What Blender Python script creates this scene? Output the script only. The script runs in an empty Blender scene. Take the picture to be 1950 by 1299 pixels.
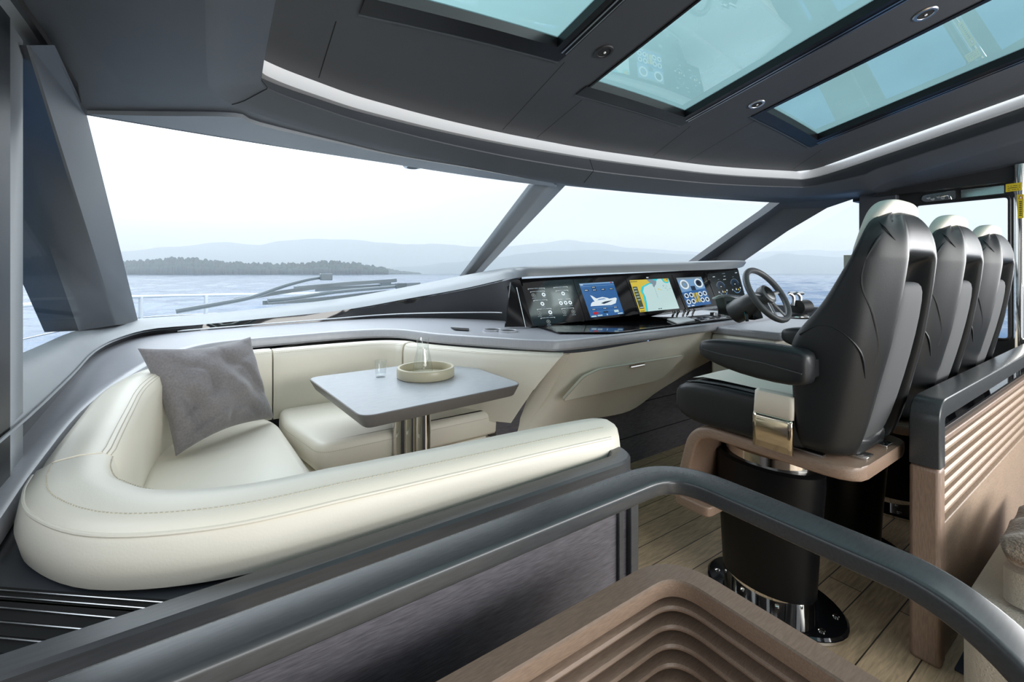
import bpy, bmesh, math, random
from mathutils import Vector, Matrix, noise
random.seed(7)
V = Vector
scn = bpy.context.scene
COL = scn.collection

# ------------------------------------------------------------------ camera
YAW = math.radians(34.05); S, CC = math.sin(YAW), math.cos(YAW)
EYE = V((0, 0, 1.3)); FPX = 850.0
cam = bpy.data.cameras.new('camera'); camo = bpy.data.objects.new('camera', cam); COL.objects.link(camo)
camo.location = EYE; camo.rotation_euler = (math.pi/2, 0, -YAW)
cam.sensor_width = 36; cam.lens = FPX/1950*36
cam.shift_y = (521-649.5)/1950; cam.clip_start = 0.02; cam.clip_end = 60000
scn.camera = camo

# ------------------------------------------------------------------ view, world, large lights
scn.view_settings.view_transform = 'Standard'; scn.view_settings.look = 'None'
scn.view_settings.gamma = 1.0; scn.view_settings.use_curve_mapping = False
scn.view_settings.exposure = 0.0
scn.cycles.max_bounces = 10; scn.cycles.transparent_max_bounces = 16
scn.cycles.caustics_reflective = False; scn.cycles.caustics_refractive = False
scn.cycles.sample_clamp_indirect = 6; scn.cycles.volume_bounces = 1

w = bpy.data.worlds.new('world'); scn.world = w; w.use_nodes = True
nt = w.node_tree; nt.nodes.clear()
def nd(tree, typ, **kw):
    n = tree.nodes.new(typ)
    for k, v in kw.items():
        if k in n.inputs: n.inputs[k].default_value = v
        else: setattr(n, k, v)
    return n
tc = nd(nt, 'ShaderNodeTexCoord')
SUN = V((-0.32, 1.30, 1.15)).normalized()
dp = nd(nt, 'ShaderNodeVectorMath', operation='DOT_PRODUCT'); nt.links.new(tc.outputs['Generated'], dp.inputs[0]); dp.inputs[1].default_value = SUN
mx = nd(nt, 'ShaderNodeMath', operation='MAXIMUM'); nt.links.new(dp.outputs['Value'], mx.inputs[0]); mx.inputs[1].default_value = 0
pw = nd(nt, 'ShaderNodeMath', operation='POWER'); nt.links.new(mx.outputs[0], pw.inputs[0]); pw.inputs[1].default_value = 5
gl = nd(nt, 'ShaderNodeMath', operation='MULTIPLY'); nt.links.new(pw.outputs[0], gl.inputs[0]); gl.inputs[1].default_value = 3.2
sx = nd(nt, 'ShaderNodeSeparateXYZ'); nt.links.new(tc.outputs['Generated'], sx.inputs[0])
rmp = nd(nt, 'ShaderNodeMapRange'); nt.links.new(sx.outputs['Z'], rmp.inputs['Value'])
rmp.inputs['From Min'].default_value = 0.16; rmp.inputs['From Max'].default_value = 0.75
rmp.inputs['To Min'].default_value = 0.0; rmp.inputs['To Max'].default_value = 1.5
ad = nd(nt, 'ShaderNodeMath', operation='ADD'); nt.links.new(gl.outputs[0], ad.inputs[0]); nt.links.new(rmp.outputs[0], ad.inputs[1])
ad2 = nd(nt, 'ShaderNodeMath', operation='ADD'); nt.links.new(ad.outputs[0], ad2.inputs[0]); ad2.inputs[1].default_value = 0.93
hz = nd(nt, 'ShaderNodeMix', data_type='RGBA'); nt.links.new(sx.outputs['Z'], hz.inputs['Factor'])
hz.inputs[6].default_value = (0.84, 0.885, 0.92, 1); hz.inputs[7].default_value = (0.80, 0.90, 1.0, 1)
bg = nd(nt, 'ShaderNodeBackground'); nt.links.new(hz.outputs[2], bg.inputs['Color']); nt.links.new(ad2.outputs[0], bg.inputs['Strength'])
wo = nd(nt, 'ShaderNodeOutputWorld'); nt.links.new(bg.outputs[0], wo.inputs['Surface'])

def area(name, loc, target, sx_, sy_, power, col=(1, 1, 1)):
    l = bpy.data.lights.new(name, 'AREA'); l.shape = 'RECTANGLE'; l.size = sx_; l.size_y = sy_; l.energy = power; l.color = col
    o = bpy.data.objects.new(name, l); COL.objects.link(o); o.location = loc
    o.rotation_euler = (V(target)-V(loc)).to_track_quat('-Z', 'Y').to_euler()
    return o
area('saloon_fill_light', (2.3, -2.7, 1.75), (1.1, 1.0, 0.5), 3.2, 1.1, 120, (1, .99, .97))  # added fill panel behind the eye, hung below ceiling height
area('saloon_window_light', (4.3, -1.5, 1.5), (0.8, 0.7, 0.6), 2.6, 0.9, 100, (1, 1, 1))
area('saloon_low_fill_light', (-0.1, -2.2, 0.75), (0.4, 0.7, 0.45), 1.8, 0.7, 32, (1, .99, .97))  # unseen low fill, added to brighten the near slats

# ------------------------------------------------------------------ pixel -> place on a real plane
def ray(px, py):
    u = (px-975)/FPX; v = (521-py)/FPX
    return V((S+CC*u, CC-S*u, v))
def Z(px, py, z): r = ray(px, py); return EYE+r*((z-1.3)/r.z)
def Y(px, py, y): r = ray(px, py); return EYE+r*(y/r.y)
def X(px, py, x): r = ray(px, py); return EYE+r*(x/r.x)
def T(px, py, t): return EYE+ray(px, py)*t
def onplane(px, py, p0, n):
    r = ray(px, py); return EYE+r*((p0-EYE).dot(n)/r.dot(n))
def zc(x, y):
    y = max(y, -0.5)
    return 2.27-0.21*(y-1.5)-0.035*(x-2)**2
def onceil(px, py):
    r = ray(px, py); t = 2.0
    for i in range(60): t = .5*t+.5*(zc(r.x*t, r.y*t)-1.3)/r.z
    return EYE+r*t

# ------------------------------------------------------------------ materials
def lin(c): return tuple(((x/255)/12.92 if x/255 <= .04045 else ((x/255+.055)/1.055)**2.4) for x in c)+(1,)
def mat(name, col, rough=.5, metal=0, bump=None, noise=None, spec=.5, coat=0, sheen=0, emis=None, estr=1):
    """bump=(scale, strength, distance); noise=(scale, amount, stretch vec)"""
    m = bpy.data.materials.new(name); m.use_nodes = True
    t = m.node_tree; b = t.nodes['Principled BSDF']
    b.inputs['Base Color'].default_value = col if len(col) == 4 else (*col, 1)
    b.inputs['Roughness'].default_value = rough; b.inputs['Metallic'].default_value = metal
    b.inputs['Specular IOR Level'].default_value = spec
    b.inputs['Coat Weight'].default_value = coat; b.inputs['Sheen Weight'].default_value = sheen
    if emis:
        b.inputs['Emission Color'].default_value = (*emis[:3], 1); b.inputs['Emission Strength'].default_value = estr
    co = nd(t, 'ShaderNodeTexCoord')
    if noise:
        mp = nd(t, 'ShaderNodeMapping'); t.links.new(co.outputs['Object'], mp.inputs[0])
        mp.inputs['Scale'].default_value = noise[2] if len(noise) > 2 else (1, 1, 1)
        if len(noise) > 3: mp.inputs['Rotation'].default_value = noise[3]
        nz = nd(t, 'ShaderNodeTexNoise'); nz.inputs['Scale'].default_value = noise[0]; nz.inputs['Detail'].default_value = 6
        t.links.new(mp.outputs[0], nz.inputs['Vector'])
        mr = nd(t, 'ShaderNodeMapRange'); t.links.new(nz.outputs['Fac'], mr.inputs['Value'])
        mr.inputs['From Min'].default_value = .3; mr.inputs['From Max'].default_value = .7
        mr.inputs['To Min'].default_value = 1-noise[1]; mr.inputs['To Max'].default_value = 1+noise[1]
        mu = nd(t, 'ShaderNodeVectorMath', operation='SCALE'); mu.inputs[0].default_value = col[:3]
        t.links.new(mr.outputs[0], mu.inputs['Scale']); t.links.new(mu.outputs[0], b.inputs['Base Color'])
    if bump:
        n2 = nd(t, 'ShaderNodeTexNoise'); n2.inputs['Scale'].default_value = bump[0]; n2.inputs['Detail'].default_value = 3
        mp2 = nd(t, 'ShaderNodeMapping'); t.links.new(co.outputs['Object'], mp2.inputs[0])
        if noise and len(noise) > 2: mp2.inputs['Scale'].default_value = noise[2]
        t.links.new(mp2.outputs[0], n2.inputs['Vector'])
        bp = nd(t, 'ShaderNodeBump'); bp.inputs['Strength'].default_value = bump[1]; bp.inputs['Distance'].default_value = bump[2]
        t.links.new(n2.outputs['Fac'], bp.inputs['Height']); t.links.new(bp.outputs[0], b.inputs['Normal'])
    return m

CREAM = mat('cream_leather', (.80, .755, .645), .42, bump=(220, .12, .002), noise=(3, .03))
CREAM_STITCH = mat('cream_stitch', (.50, .45, .35), .7)
DLEATH = mat('dark_grey_leather', (.050, .056, .064), .48, bump=(420, .15, .001), noise=(4, .06))
CEILM = mat('ceiling_leather', (.040, .043, .048), .55, bump=(420, .12, .001), noise=(4, .06))
PADGREY = mat('grey_padded_vinyl', (.20, .22, .235), .42, bump=(420, .12, .001), noise=(4, .05))
BLEATH = mat('black_leather', (.009, .011, .0125), .40, bump=(300, .14, .001), spec=.42)
BFAB = mat('charcoal_mesh', (.05, .053, .056), .75, bump=(500, .3, .001))
BGLOSS = mat('gloss_black', (.006, .006, .007), .06, spec=.6)
FRAMEBLK = mat('black_frame', (.006, .006, .007), .3, spec=.3)
BMATT = mat('matt_black', (.012, .012, .013), .5)
DARKGAP = mat('dark_gap', (.004, .004, .004), .9)
CHROME = mat('polished_steel', (.82, .80, .76), .07, metal=1)
STEEL = mat('brushed_steel', (.55, .56, .57), .28, metal=1)
GREYLAM = mat('grey_worktop', (.40, .405, .435), .33, noise=(30, .05, (1, 6, 1)))
TABLETOP = mat('grey_table_veneer', (.40, .425, .46), .27, noise=(24, .06, (1, 9, 1)))
TABLEEDGE = mat('grey_table_edge', (.135, .125, .118), .4, noise=(40, .1, (6, 6, 40)))
DARKWOOD = mat('charcoal_satin_wood', (.060, .062, .066), .30, noise=(18, .12, (1, 12, 8)), bump=(60, .08, .001))
DARKMET = mat('charcoal_rail', (.048, .052, .055), .27, noise=(18, .1, (2, 12, 12)))
GREYWOOD = mat('grey_oak_veneer', (.115, .108, .122), .5, noise=(26, .32, (1, 4, 12)), bump=(50, .25, .002))
BROWNWOOD = mat('brown_oak', (.25, .178, .132), .42, noise=(22, .16, (2, 14, 14)), bump=(80, .12, .001))
BROWNSIDE = mat('brown_oak_aft', (.25, .172, .125), .42, noise=(22, .16, (14, 2, 14)), bump=(80, .12, .001))
DARKBROWN = mat('dark_brown_backing', (.05, .034, .025), .6)  # darkened so the backing carries the shade between the slats
TANWOOD = mat('light_oak', (.36, .265, .195), .42, noise=(22, .18, (2, 14, 14)), bump=(80, .12, .001))
ENDWOOD = mat('oak_end', (.27, .19, .145), .45, noise=(20, .2, (14, 14, 1.5)), bump=(80, .12, .001))
FABGREY = mat('grey_linen', (.20, .188, .194), .9, noise=(120, .14, (1, 1, 1)), bump=(380, .5, .002), sheen=.3)
BOUCLE = mat('beige_boucle', (.50, .45, .37), .95, bump=(170, .9, .004), sheen=.3)
THROWM = mat('brown_wool', (.27, .19, .13), .95, bump=(120, .9, .006), sheen=.5)
CARPET = mat('blue_grey_carpet', (.05, .055, .075), .95, bump=(300, .7, .004))
TRAYM = mat('cream_lacquered_leather', (.50, .45, .32), .35)
COVE = mat('cove_white', (.78, .79, .79), .4, emis=(.9, .95, 1), estr=.05)
WHITEP = mat('white_plastic', (.8, .8, .8), .4)
GELCOAT = mat('white_gelcoat', (.75, .78, .8), .3)
WIPERM = mat('grey_wiper', (.16, .19, .21), .35)
YELLOW = mat('yellow_label', (.62, .48, .02), .5)
RED = mat('red_mark', (.5, .03, .02), .5)

def em(name, col, s=1): 
    m = bpy.data.materials.new(name); m.use_nodes = True; b = m.node_tree.nodes['Principled BSDF']
    b.inputs['Base Color'].default_value = (0.01, .01, .01, 1); b.inputs['Roughness'].default_value = .15
    b.inputs['Emission Color'].default_value = lin(col); b.inputs['Emission Strength'].default_value = s
    return m
E_BLUE = em('screen_blue', (38, 92, 150)); E_BLUE2 = em('screen_light_blue', (110, 150, 190)); E_WHITE = em('screen_white', (215, 228, 235))
E_YEL = em('screen_yellow', (205, 182, 62)); E_CYAN = em('screen_cyan', (40, 195, 205)); E_SEA = em('screen_pale_sea', (185, 212, 212))
E_OLIVE = em('screen_olive', (60, 72, 48)); E_RED = em('screen_red', (170, 30, 45)); E_DARK = em('screen_dark', (12, 22, 26)); E_NAVY = em('screen_navy', (18, 42, 66))
E_GREY = em('screen_grey', (120, 138, 150)); E_DIM = em('button_dim', (120, 125, 125))

def glassmat(name, tint, base, edge):
    m = bpy.data.materials.new(name); m.use_nodes = True; t = m.node_tree; t.nodes.clear()
    tr = nd(t, 'ShaderNodeBsdfTransparent', Color=(*tint, 1)); g = nd(t, 'ShaderNodeBsdfGlossy', Roughness=0.0)
    lw = nd(t, 'ShaderNodeLayerWeight', Blend=.5)
    p = nd(t, 'ShaderNodeMath', operation='POWER'); t.links.new(lw.outputs['Facing'], p.inputs[0]); p.inputs[1].default_value = 4
    mr = nd(t, 'ShaderNodeMath', operation='MULTIPLY_ADD'); t.links.new(p.outputs[0], mr.inputs[0]); mr.inputs[1].default_value = edge; mr.inputs[2].default_value = base
    mi = nd(t, 'ShaderNodeMixShader'); t.links.new(mr.outputs[0], mi.inputs[0]); t.links.new(tr.outputs[0], mi.inputs[1]); t.links.new(g.outputs[0], mi.inputs[2])
    o = nd(t, 'ShaderNodeOutputMaterial'); t.links.new(mi.outputs[0], o.inputs['Surface'])
    return m
PANE = glassmat('window_glass', (.985, .995, .995), .008, .03)
TUMBLER = glassmat('drinking_glass', (.975, .985, .985), .05, .5)
# teal skylight glass: tinted, slightly milky with daylight above, mirror-like underneath
TEAL = bpy.data.materials.new('teal_skylight_glass'); TEAL.use_nodes = True; t_ = TEAL.node_tree; t_.nodes.clear()
tl = nd(t_, 'ShaderNodeBsdfTranslucent', Color=(.215, .355, .355, 1)); trn = nd(t_, 'ShaderNodeBsdfTransparent', Color=(.165, .27, .272, 1))
nzs = nd(t_, 'ShaderNodeTexNoise'); nzs.inputs['Scale'].default_value = 2.2; nzs.inputs['Detail'].default_value = 4
cs = nd(t_, 'ShaderNodeTexCoord'); t_.links.new(cs.outputs['Object'], nzs.inputs['Vector'])
crs = nd(t_, 'ShaderNodeMapRange'); t_.links.new(nzs.outputs['Fac'], crs.inputs['Value']); crs.inputs['To Min'].default_value = .35; crs.inputs['To Max'].default_value = .75
m1 = nd(t_, 'ShaderNodeMixShader'); t_.links.new(crs.outputs[0], m1.inputs[0])
t_.links.new(tl.outputs[0], m1.inputs[1]); t_.links.new(trn.outputs[0], m1.inputs[2])
gls = nd(t_, 'ShaderNodeBsdfGlossy', Roughness=0.01, Color=(.85, 1, 1, 1)); lwt = nd(t_, 'ShaderNodeLayerWeight', Blend=.5); pwt = nd(t_, 'ShaderNodeMath', operation='POWER'); t_.links.new(lwt.outputs['Facing'], pwt.inputs[0]); pwt.inputs[1].default_value = 3
frs = nd(t_, 'ShaderNodeMath', operation='MULTIPLY_ADD'); t_.links.new(pwt.outputs[0], frs.inputs[0]); frs.inputs[1].default_value = .6; frs.inputs[2].default_value = .16
m2 = nd(t_, 'ShaderNodeMixShader'); t_.links.new(frs.outputs[0], m2.inputs[0]); t_.links.new(m1.outputs[0], m2.inputs[1]); t_.links.new(gls.outputs[0], m2.inputs[2])
to = nd(t_, 'ShaderNodeOutputMaterial'); t_.links.new(m2.outputs[0], to.inputs['Surface'])

# floor planks
PLANK = bpy.data.materials.new('oak_planks'); PLANK.use_nodes = True; t_ = PLANK.node_tree; b_ = t_.nodes['Principled BSDF']
cs = nd(t_, 'ShaderNodeTexCoord'); br = nd(t_, 'ShaderNodeTexBrick'); t_.links.new(cs.outputs['Object'], br.inputs['Vector'])
br.offset = .37; br.inputs['Scale'].default_value = 1; br.inputs['Brick Width'].default_value = 1.35; br.inputs['Row Height'].default_value = .118
br.inputs['Mortar Size'].default_value = .0022; br.inputs['Mortar Smooth'].default_value = .1
br.inputs['Color1'].default_value = (.56, .40, .25, 1); br.inputs['Color2'].default_value = (.42, .30, .185, 1); br.inputs['Mortar'].default_value = (.03, .022, .015, 1)
mp = nd(t_, 'ShaderNodeMapping'); t_.links.new(cs.outputs['Object'], mp.inputs[0]); mp.inputs['Scale'].default_value = (2.2, 22, 1)
nz = nd(t_, 'ShaderNodeTexNoise'); nz.inputs['Scale'].default_value = 5; nz.inputs['Detail'].default_value = 8; nz.inputs['Distortion'].default_value = .6; t_.links.new(mp.outputs[0], nz.inputs['Vector'])
mr = nd(t_, 'ShaderNodeMapRange'); t_.links.new(nz.outputs['Fac'], mr.inputs['Value']); mr.inputs['From Min'].default_value = .3; mr.inputs['From Max'].default_value = .7; mr.inputs['To Min'].default_value = .72; mr.inputs['To Max'].default_value = 1.25
mu = nd(t_, 'ShaderNodeVectorMath', operation='SCALE'); t_.links.new(br.outputs['Color'], mu.inputs[0]); t_.links.new(mr.outputs[0], mu.inputs['Scale'])
t_.links.new(mu.outputs[0], b_.inputs['Base Color']); b_.inputs['Roughness'].default_value = .5
bp = nd(t_, 'ShaderNodeBump', Strength=.2, Distance=.002); t_.links.new(nz.outputs['Fac'], bp.inputs['Height']); t_.links.new(bp.outputs[0], b_.inputs['Normal'])

# sea
SEA = bpy.data.materials.new('sea_water'); SEA.use_nodes = True; t_ = SEA.node_tree; b_ = t_.nodes['Principled BSDF']
b_.inputs['Base Color'].default_value = (.018, .075, .165, 1); b_.inputs['Roughness'].default_value = .08; b_.inputs['IOR'].default_value = 1.33; b_.inputs['Specular IOR Level'].default_value = .33
cs = nd(t_, 'ShaderNodeTexCoord')
mp = nd(t_, 'ShaderNodeMapping'); t_.links.new(cs.outputs['Object'], mp.inputs[0]); mp.inputs['Scale'].default_value = (1, 1, 1)
nz = nd(t_, 'ShaderNodeTexNoise'); nz.inputs['Scale'].default_value = 3.0; nz.inputs['Detail'].default_value = 8; nz.inputs['Roughness'].default_value = .62; t_.links.new(mp.outputs[0], nz.inputs['Vector'])
bp = nd(t_, 'ShaderNodeBump', Strength=.6, Distance=.05); t_.links.new(nz.outputs['Fac'], bp.inputs['Height']); t_.links.new(bp.outputs[0], b_.inputs['Normal'])

# ------------------------------------------------------------------ mesh helpers
class M:
    def __init__(s): s.v = []; s.f = []; s.mi = []
    def add(s, vs, fs, mi=0):
        o = len(s.v); s.v += [V(p) for p in vs]
        for f in fs: s.f.append([i+o for i in f]); s.mi.append(mi)
        return s
    def box(s, a, b, mi=0):
        x0, y0, z0 = a; x1, y1, z1 = b
        return s.add([(x0,y0,z0),(x1,y0,z0),(x1,y1,z0),(x0,y1,z0),(x0,y0,z1),(x1,y0,z1),(x1,y1,z1),(x0,y1,z1)],
                     [(0,3,2,1),(4,5,6,7),(0,1,5,4),(1,2,6,5),(2,3,7,6),(3,0,4,7)], mi)
    def obox(s, c, ax, ay, az, mi=0):
        c, ax, ay, az = V(c), V(ax), V(ay), V(az)
        vs = [c+ax*i+ay*j+az*k for k in (-1,1) for (i,j) in ((-1,-1),(1,-1),(1,1),(-1,1))]
        return s.add(vs, [(0,3,2,1),(4,5,6,7),(0,1,5,4),(1,2,6,5),(2,3,7,6),(3,0,4,7)], mi)
    def loft(s, secs, caps=True, closed=True, loop=False, mi=0):
        n = len(secs[0]); o = len(s.v)
        for q in secs: s.v += [V(p) for p in q]
        m = len(secs)
        for i in range(m if loop else m-1):
            for j in range(n if closed else n-1):
                a = o+i*n+j; b = o+i*n+(j+1) % n; i2 = (i+1) % m
                s.f.append([a, b, o+i2*n+(j+1) % n, o+i2*n+j]); s.mi.append(mi)
        if caps and closed and not loop:
            s.f.append([o+j for j in reversed(range(n))]); s.mi.append(mi)
            s.f.append([o+(m-1)*n+j for j in range(n)]); s.mi.append(mi)
        return s
    def prism(s, poly, z0, z1, mi=0, inset=0):
        p0 = [V((p[0], p[1], z0)) for p in poly]; p1 = [V((p[0], p[1], z1)) for p in poly]
        if inset: p0 = [V((q.x, q.y, z0)) for q in insetp(p0, inset)]
        return s.loft([p0, p1], mi=mi)
    def sweep(s, path, prof, closed=True, caps=True, loop=False, mi=0, rise=False):
        secs = sweepsecs(path, prof, loop, rise)
        return s.loft(secs, caps=caps, closed=closed, loop=loop, mi=mi)
    def tube(s, path, r, n=10, mi=0, loop=False):
        path = [V(p) for p in path]; secs = []; m = len(path); prev = None
        for i, p in enumerate(path):
            a = path[i-1] if (i > 0 or loop) else p; b = path[(i+1) % m] if (i < m-1 or loop) else p
            t = (b-a).normalized()
            if prev is None:
                prev = t.orthogonal().normalized()
            u = (prev-t*prev.dot(t)).normalized(); prev = u; q = t.cross(u)
            rr = r(i/(m-1)) if callable(r) else r
            secs.append([p+u*math.cos(2*math.pi*k/n)*rr+q*math.sin(2*math.pi*k/n)*rr for k in range(n)])
        return s.loft(secs, loop=loop, mi=mi)
    def lathe(s, prof, c, n=32, mi=0, ax=None, sx=1, sy=1, caps=True):
        c = V(c)
        if ax is None: e1, e2, e3 = V((1,0,0)), V((0,1,0)), V((0,0,1))
        else:
            e3 = V(ax).normalized(); e1 = e3.orthogonal().normalized(); e2 = e3.cross(e1)
        secs = [[c+e1*math.cos(2*math.pi*k/n)*r*sx+e2*math.sin(2*math.pi*k/n)*r*sy+e3*h for k in range(n)] for r, h in prof]
        return s.loft(secs, caps=caps, mi=mi)
    def grid(s, rows, mi=0):
        return s.loft(rows, caps=False, closed=False, mi=mi)
def insetp(p, d):
    n = len(p); out = []
    ar = sum(p[i].x*p[(i+1) % n].y-p[(i+1) % n].x*p[i].y for i in range(n)); sg = 1 if ar > 0 else -1
    for i in range(n):
        a, b, c = p[i-1], p[i], p[(i+1) % n]
        t1 = (b-a).normalized(); t2 = (c-b).normalized()
        n1 = V((-t1.y, t1.x, 0))*sg; n2 = V((-t2.y, t2.x, 0))*sg
        m = (n1+n2); k = m.dot(n1); out.append(b+m*(d/max(k, .3)))
    return out
def sweepsecs(path, prof, loop=False, rise=False):
    path = [V(p) for p in path]; m = len(path); secs = []; pn = None
    for i, p in enumerate(path):
        a = path[i-1] if (i > 0 or loop) else None; b = path[(i+1) % m] if (i < m-1 or loop) else None
        t1 = (p-a) if a is not None else (b-p); t2 = (b-p) if b is not None else (p-a)
        t1.normalize(); t2.normalize(); t = (t1+t2).normalized()
        h = V((t.x, t.y, 0))
        n = V((t.y, -t.x, 0)).normalized() if h.length > .15 or pn is None else pn
        pn = n
        up = n.cross(t).normalized() if rise else V((0, 0, 1))
        h1 = V((t1.y, -t1.x, 0))
        k = 1/max(n.dot(h1.normalized()), .5) if h1.length > .3 and not rise else 1
        pr = prof(i, i/(m-1)) if callable(prof) else prof
        secs.append([p+n*(q[0]*k)+up*q[1] for q in pr])
    return secs
def fil(pts, r, k=6, loop=False):
    pts = [V(p) for p in pts]; out = []; n = len(pts)
    for i, p in enumerate(pts):
        if not loop and i in (0, n-1): out.append(p); continue
        a, b = pts[i-1], pts[(i+1) % n]; rr = r[i] if isinstance(r, (list, tuple)) else r
        if rr <= 0: out.append(p); continue
        d = min(rr, (a-p).length*.49, (b-p).length*.49)
        q0 = p+(a-p).normalized()*d; q1 = p+(b-p).normalized()*d
        for j in range(k+1):
            u = j/k; out.append(q0*(1-u)**2+p*2*u*(1-u)+q1*u*u)
    return out
def fil2(pts, r, k=5): return [(p.x, p.y) for p in fil([(a, b, 0) for a, b in pts], r, k, loop=True)]
def rrect(w, h, r, k=4, cx=0, cy=0): return fil2([(cx-w/2, cy-h/2), (cx+w/2, cy-h/2), (cx+w/2, cy+h/2), (cx-w/2, cy+h/2)], r, k)
def dense(path, step=.05):
    out = []; path = [V(p) for p in path]
    for a, b in zip(path, path[1:]):
        n = max(1, int((b-a).length/step)); out += [a.lerp(b, i/n) for i in range(n)]
    return out+[path[-1]]
def smooth_path(pts, n=8):
    pts = [V(p) for p in pts]; out = []
    for i in range(len(pts)-1):
        p0 = pts[max(i-1, 0)]; p1 = pts[i]; p2 = pts[i+1]; p3 = pts[min(i+2, len(pts)-1)]
        for j in range(n):
            t = j/n
            out.append(.5*((2*p1)+(p2-p0)*t+(2*p0-5*p1+4*p2-p3)*t*t+(3*p1-p0-3*p2+p3)*t**3))
    return out+[pts[-1]]

ORG = {}
def thing(name, label, cat, loc, group=None):
    o = bpy.data.objects.new(name, None); o.empty_display_size = .05; COL.objects.link(o); o.location = loc
    o['label'] = label; o['category'] = cat
    if group: o['group'] = group
    ORG[o.name] = V(loc); return o
def obj(name, m, mats, parent=None, bevel=None, sub=0, ang=40, label=None, cat=None, group=None, kind=None, recalc=True):
    if not isinstance(mats, (list, tuple)): mats = [mats]
    if parent is not None: org = ORG[parent.name]
    else:
        xs = [p.x for p in m.v]; ys = [p.y for p in m.v]; zs = [p.z for p in m.v]
        org = V(((min(xs)+max(xs))/2, (min(ys)+max(ys))/2, min(zs)))
        if kind: org = V((0, 0, 0))
    me = bpy.data.meshes.new(name); me.from_pydata([p-org for p in m.v], [], m.f)
    for q in mats: me.materials.append(q)
    for p, i in zip(me.polygons, m.mi): p.material_index = i; p.use_smooth = True
    if recalc:
        bm = bmesh.new(); bm.from_mesh(me); bmesh.ops.recalc_face_normals(bm, faces=bm.faces); bm.to_mesh(me); bm.free()
    if not sub: me.set_sharp_from_angle(angle=math.radians(ang))
    o = bpy.data.objects.new(name, me); COL.objects.link(o)
    if parent is not None: o.parent = parent
    else: o.location = org
    ORG[o.name] = org
    if bevel:
        b = o.modifiers.new('bevel', 'BEVEL'); b.width = bevel; b.segments = 3; b.limit_method = 'ANGLE'; b.angle_limit = math.radians(35)
    if sub:
        b = o.modifiers.new('sub', 'SUBSURF'); b.levels = sub; b.render_levels = sub
    if label: o['label'] = label
    if cat: o['category'] = cat
    if group: o['group'] = group
    if kind: o['kind'] = kind
    return o
def struct(name, m, mats, **k): return obj(name, m, mats, kind='structure', **k)
def copy_tree(o, parent=None):
    c = o.copy(); COL.objects.link(c)
    if parent is not None: c.parent = parent
    for ch in list(o.children): copy_tree(ch, c)
    return c

# ================================================================== SETTING
# ---- sea, shores
R_ = 40000; rnd = random.Random(3); waves = []
for k in range(34):
    L_ = .9*1.115**k; a_ = rnd.gauss(math.radians(60), .75); kk = 2*math.pi/L_
    waves.append((L_, kk*math.cos(a_), kk*math.sin(a_), rnd.uniform(0, 6.3), .0125*L_**.70))
rr_ = 9.0; rad = []
while rr_ < 2200: rad.append(rr_); rr_ *= 1.0105
import numpy as np
az = np.radians(np.linspace(-28, 98, 330)); RR, AZ = np.meshgrid(np.array(rad), az, indexing='ij')
GX, GY = RR*np.sin(AZ), RR*np.cos(AZ); GZ = np.full_like(GX, -3.2)
for L_, kx, ky, ph, am in waves:
    att = np.clip((L_/(RR*.0105*2.2))-.6, 0, 1)
    sn = np.sin(kx*GX+ky*GY+ph); GZ += am*att*(sn+.35*sn*sn)
nr, na = RR.shape
vs = np.stack([GX, GY, GZ], -1).reshape(-1, 3)
ix = np.arange(nr*na).reshape(nr, na)
fs = np.stack([ix[:-1, :-1], ix[:-1, 1:], ix[1:, 1:], ix[1:, :-1]], -1).reshape(-1, 4)
disc = [(0, 0, -3.9)]+[(math.sin(2*math.pi*k/96)*q, math.cos(2*math.pi*k/96)*q, -3.9 if q < 3000 else -3.4) for q in (300, 2500, R_) for k in range(96)]
o_ = len(vs); fd = [(o_, o_+1+(k+1) % 96, o_+1+k) for k in range(96)]
for q in range(2):
    for k in range(96):
        a_, b_2 = o_+1+q*96+k, o_+1+q*96+(k+1) % 96; fd.append((a_, b_2, b_2+96, a_+96))
me = bpy.data.meshes.new('sea'); me.from_pydata(vs.tolist()+disc, [], fs.tolist()+fd); me.materials.append(SEA)
me.polygons.foreach_set('use_smooth', [True]*len(me.polygons))
so = bpy.data.objects.new('sea', me); COL.objects.link(so); so['kind'] = 'structure'

def noise1(x, seed):
    return sum(math.sin(x*f+seed*1.7*f)*a for f, a in ((1.3, .5), (2.9, .28), (6.1, .14), (13.7, .07)))
def interp(tab, x):
    for (a, b), (c, d) in zip(tab, tab[1:]):
        if a <= x <= c: 
            u = (x-a)/(c-a); u = u*u*(3-2*u); return b+(d-b)*u
    return tab[0][1] if x < tab[0][0] else tab[-1][1]
def ridge(name, tab, dist, depth, mat_, rough, step=12):
    x0, x1 = tab[0][0], tab[-1][0]; n = int((x1-x0)/step); rows = [[], [], [], []]
    for i in range(n+1):
        px = x0+(x1-x0)*i/n; r = ray(px, 521); h = (521-interp(tab, px))/FPX*dist+4.5
        h = max(.5, h+rough*dist/FPX*noise1(px*.05, dist))
        f = [(-.35, 0), (0, 1), (.25, .85), (1, 0)]
        for k, (dd, hh) in enumerate(f):
            p = r*(dist+dd*depth); rows[k].append(V((p.x, p.y, -3.3+(h)*hh)))
    m = M(); m.grid(rows); return struct(name, m, mat_, ang=180)
HILLFAR = mat('far_hills', (.11, .14, .13), 1, spec=0); HILLMID = mat('wooded_hills', (.09, .125, .11), 1, spec=0); WOODS = mat('wooded_shore', (.07, .09, .075), 1, spec=0)
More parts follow.
